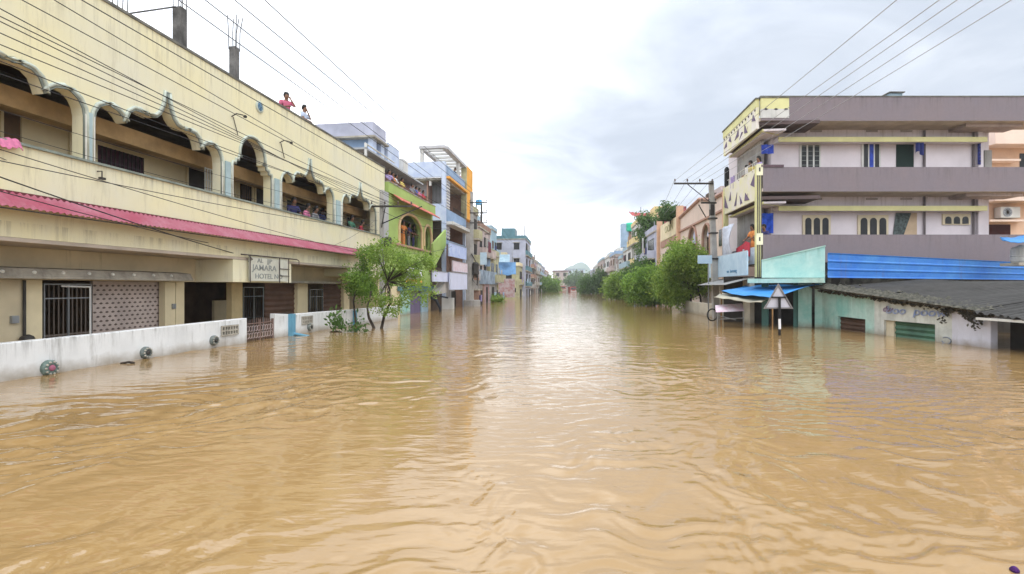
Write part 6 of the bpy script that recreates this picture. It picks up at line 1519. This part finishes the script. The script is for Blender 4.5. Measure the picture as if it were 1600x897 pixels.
    for sc, vec, dist, st in ((1.0, (3.2, 9.0, 1), .05, WB[0]), (1.0, (.75, 2.6, 1), .18, WB[1])):
        mp = N.new('ShaderNodeMapping'); mp.inputs['Scale'].default_value = vec; mp.inputs['Rotation'].default_value = (0, 0, .07); Lk.new(g.outputs['Position'], mp.inputs['Vector'])
        n = N.new('ShaderNodeTexNoise'); n.inputs['Scale'].default_value = sc; n.inputs['Detail'].default_value = 2.5; n.inputs['Distortion'].default_value = .6; Lk.new(mp.outputs[0], n.inputs['Vector'])
        bp = N.new('ShaderNodeBump'); bp.inputs['Distance'].default_value = dist; bp.inputs['Strength'].default_value = st; Lk.new(n.outputs['Fac'], bp.inputs['Height'])
        if prev: Lk.new(prev.outputs[0], bp.inputs['Normal'])
        prev = bp
    Lk.new(prev.outputs[0], b.inputs['Normal'])
    o = mesh_np('water', V.reshape(-1, 3), Q, m)
    o.data.polygons.foreach_set('use_smooth', np.ones(len(Q), dtype=bool))
    tag(o, kind='structure')
SL = (.018, .080, .062, .08)
WB = (.12, .07)
WCOL = ((.270, .170, .068), (.320, .204, .088))
HAZE = .0006
build_water()
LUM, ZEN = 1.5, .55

# ================================================================== sky, sun, camera
w = bpy.data.worlds.new('World'); SC.world = w; w.use_nodes = True; nt = w.node_tree; N = nt.nodes; Lk = nt.links
bg = N['Background']; out = N['World Output']
EL, AZ = rad(50), rad(155)       # sun behind the clouds, behind the camera
sky = N.new('ShaderNodeTexSky'); sky.sky_type = 'NISHITA'; sky.sun_disc = False; sky.sun_elevation = EL; sky.sun_rotation = AZ
Lk.new(sky.outputs[0], bg.inputs[0]); bg.inputs[1].default_value = .10
tc = N.new('ShaderNodeTexCoord'); sp = N.new('ShaderNodeSeparateXYZ'); Lk.new(tc.outputs['Generated'], sp.inputs[0])
def mth(op, a, b=None, c=None, clamp=False):
    n = N.new('ShaderNodeMath'); n.operation = op; n.use_clamp = clamp
    for i, v in enumerate((a, b, c)):
        if v is None: continue
        if isinstance(v, (int, float)): n.inputs[i].default_value = v
        else: Lk.new(v, n.inputs[i])
    return n.outputs[0]
zz = mth('MAXIMUM', sp.outputs['Z'], 0.0); dn = mth('ADD', zz, .16)
cb = N.new('ShaderNodeCombineXYZ'); Lk.new(mth('DIVIDE', sp.outputs['X'], dn), cb.inputs[0]); Lk.new(mth('DIVIDE', sp.outputs['Y'], dn), cb.inputs[1])
def cn(scale, det, off, dist=.3):
    mp = N.new('ShaderNodeMapping'); mp.inputs['Location'].default_value = off; Lk.new(cb.outputs[0], mp.inputs['Vector'])
    n = N.new('ShaderNodeTexNoise'); n.inputs['Scale'].default_value = scale; n.inputs['Detail'].default_value = det; n.inputs['Distortion'].default_value = dist; n.inputs['Roughness'].default_value = .5
    Lk.new(mp.outputs[0], n.inputs['Vector']); return n.outputs['Fac']
def blob(px, py, sharp):
    d = Vector(((px - CX) / F, 1, (CY - py) / F)).normalized()
    dt = N.new('ShaderNodeVectorMath'); dt.operation = 'DOT_PRODUCT'; Lk.new(tc.outputs['Generated'], dt.inputs[0]); dt.inputs[1].default_value = d
    return mth('POWER', mth('MAXIMUM', dt.outputs['Value'], 0.0), sharp)
f = mth('ADD', .25, mth('MULTIPLY', mth('SUBTRACT', cn(.5, 6, (1.3, 4.1, 0)), .50), .9))
for px, py, sh, am in ((1570, 40, 10, .46), (1160, 250, 50, .42), (880, 235, 90, .36), (990, 262, 200, .25), (760, 215, 120, .22), (1130, 60, 20, .22), (560, 60, 8, -.12), (860, 380, 60, -.15)):
    f = mth('ADD', f, mth('MULTIPLY', blob(px, py, sh), am))
f = mth('ADD', f, mth('MULTIPLY', mth('SUBTRACT', cn(1.6, 8, (0, 2.2, 0), .8), .5), 1.3))
f = mth('MULTIPLY', f, 1.0, clamp=True)
mx = N.new('ShaderNodeMix'); mx.data_type = 'RGBA'; mx.inputs['A'].default_value = (1.04, 1.06, 1.08, 1); mx.inputs['B'].default_value = (.72, .81, .95, 1); Lk.new(f, mx.inputs['Factor'])
def sstep(v, a, b):
    r = N.new('ShaderNodeMapRange'); r.interpolation_type = 'SMOOTHSTEP'; r.inputs['From Min'].default_value = a; r.inputs['From Max'].default_value = b; Lk.new(v, r.inputs['Value']); return r.outputs[0]
lum = mth('ADD', 1.0, mth('MULTIPLY', mth('POWER', mth('SUBTRACT', 1.0, f), 2.0), LUM))
lum = mth('ADD', lum, mth('MULTIPLY', mth('MULTIPLY', blob(890, 400, 12), .6), mth('SUBTRACT', 1.0, f)))
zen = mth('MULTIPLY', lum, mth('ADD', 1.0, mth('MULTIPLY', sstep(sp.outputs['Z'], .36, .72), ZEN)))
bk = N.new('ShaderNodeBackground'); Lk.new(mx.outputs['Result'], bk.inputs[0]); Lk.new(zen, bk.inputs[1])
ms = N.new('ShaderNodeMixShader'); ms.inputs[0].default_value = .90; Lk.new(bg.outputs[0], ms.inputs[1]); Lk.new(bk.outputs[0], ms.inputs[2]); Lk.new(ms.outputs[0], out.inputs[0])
sun = bpy.data.lights.new('sun', 'SUN'); sun.energy = .7; sun.angle = rad(22); sun.color = (1, .96, .90)
so = bpy.data.objects.new('sun', sun); COL.objects.link(so)
# Nishita rotation is clockwise from +Y
sd = Vector((math.sin(AZ) * math.cos(EL), math.cos(AZ) * math.cos(EL), math.sin(EL)))
so.rotation_euler = (-sd).to_track_quat('-Z', 'Y').to_euler()
cam = bpy.data.cameras.new('camera'); co = bpy.data.objects.new('camera', cam); COL.objects.link(co); SC.camera = co
co.location = (0, 0, H); co.rotation_euler = (rad(90), 0, 0); cam.sensor_width = 36; cam.lens = 18.0; cam.clip_start = .05; cam.clip_end = 9000
SC.view_settings.view_transform = 'Standard'; SC.view_settings.look = 'None'; SC.view_settings.exposure = -.06; SC.view_settings.gamma = 1
SC.view_settings.use_curve_mapping = False
SC.cycles.use_denoising = True; SC.cycles.max_bounces = 5; SC.cycles.diffuse_bounces = 3; SC.cycles.glossy_bounces = 2; SC.cycles.transparent_max_bounces = 4

# ------------------------------------------------------------------ air
if HAZE:
    m = MB(); m.box(-420, 420, -30, 1900, -1.5, 95)
    hm = bpy.data.materials.new('haze_air'); hm.use_nodes = True; n_ = hm.node_tree; n_.nodes.remove(n_.nodes['Principled BSDF'])
    pv = n_.nodes.new('ShaderNodeVolumePrincipled'); pv.inputs['Color'].default_value = (.98, .985, 1, 1); pv.inputs['Density'].default_value = HAZE; pv.inputs['Anisotropy'].default_value = .2
    n_.links.new(pv.outputs[0], n_.nodes['Material Output'].inputs['Volume'])
    o = m.build('haze', hm); tag(o, 'pale damp air thinning the far end of the street', kind='stuff')
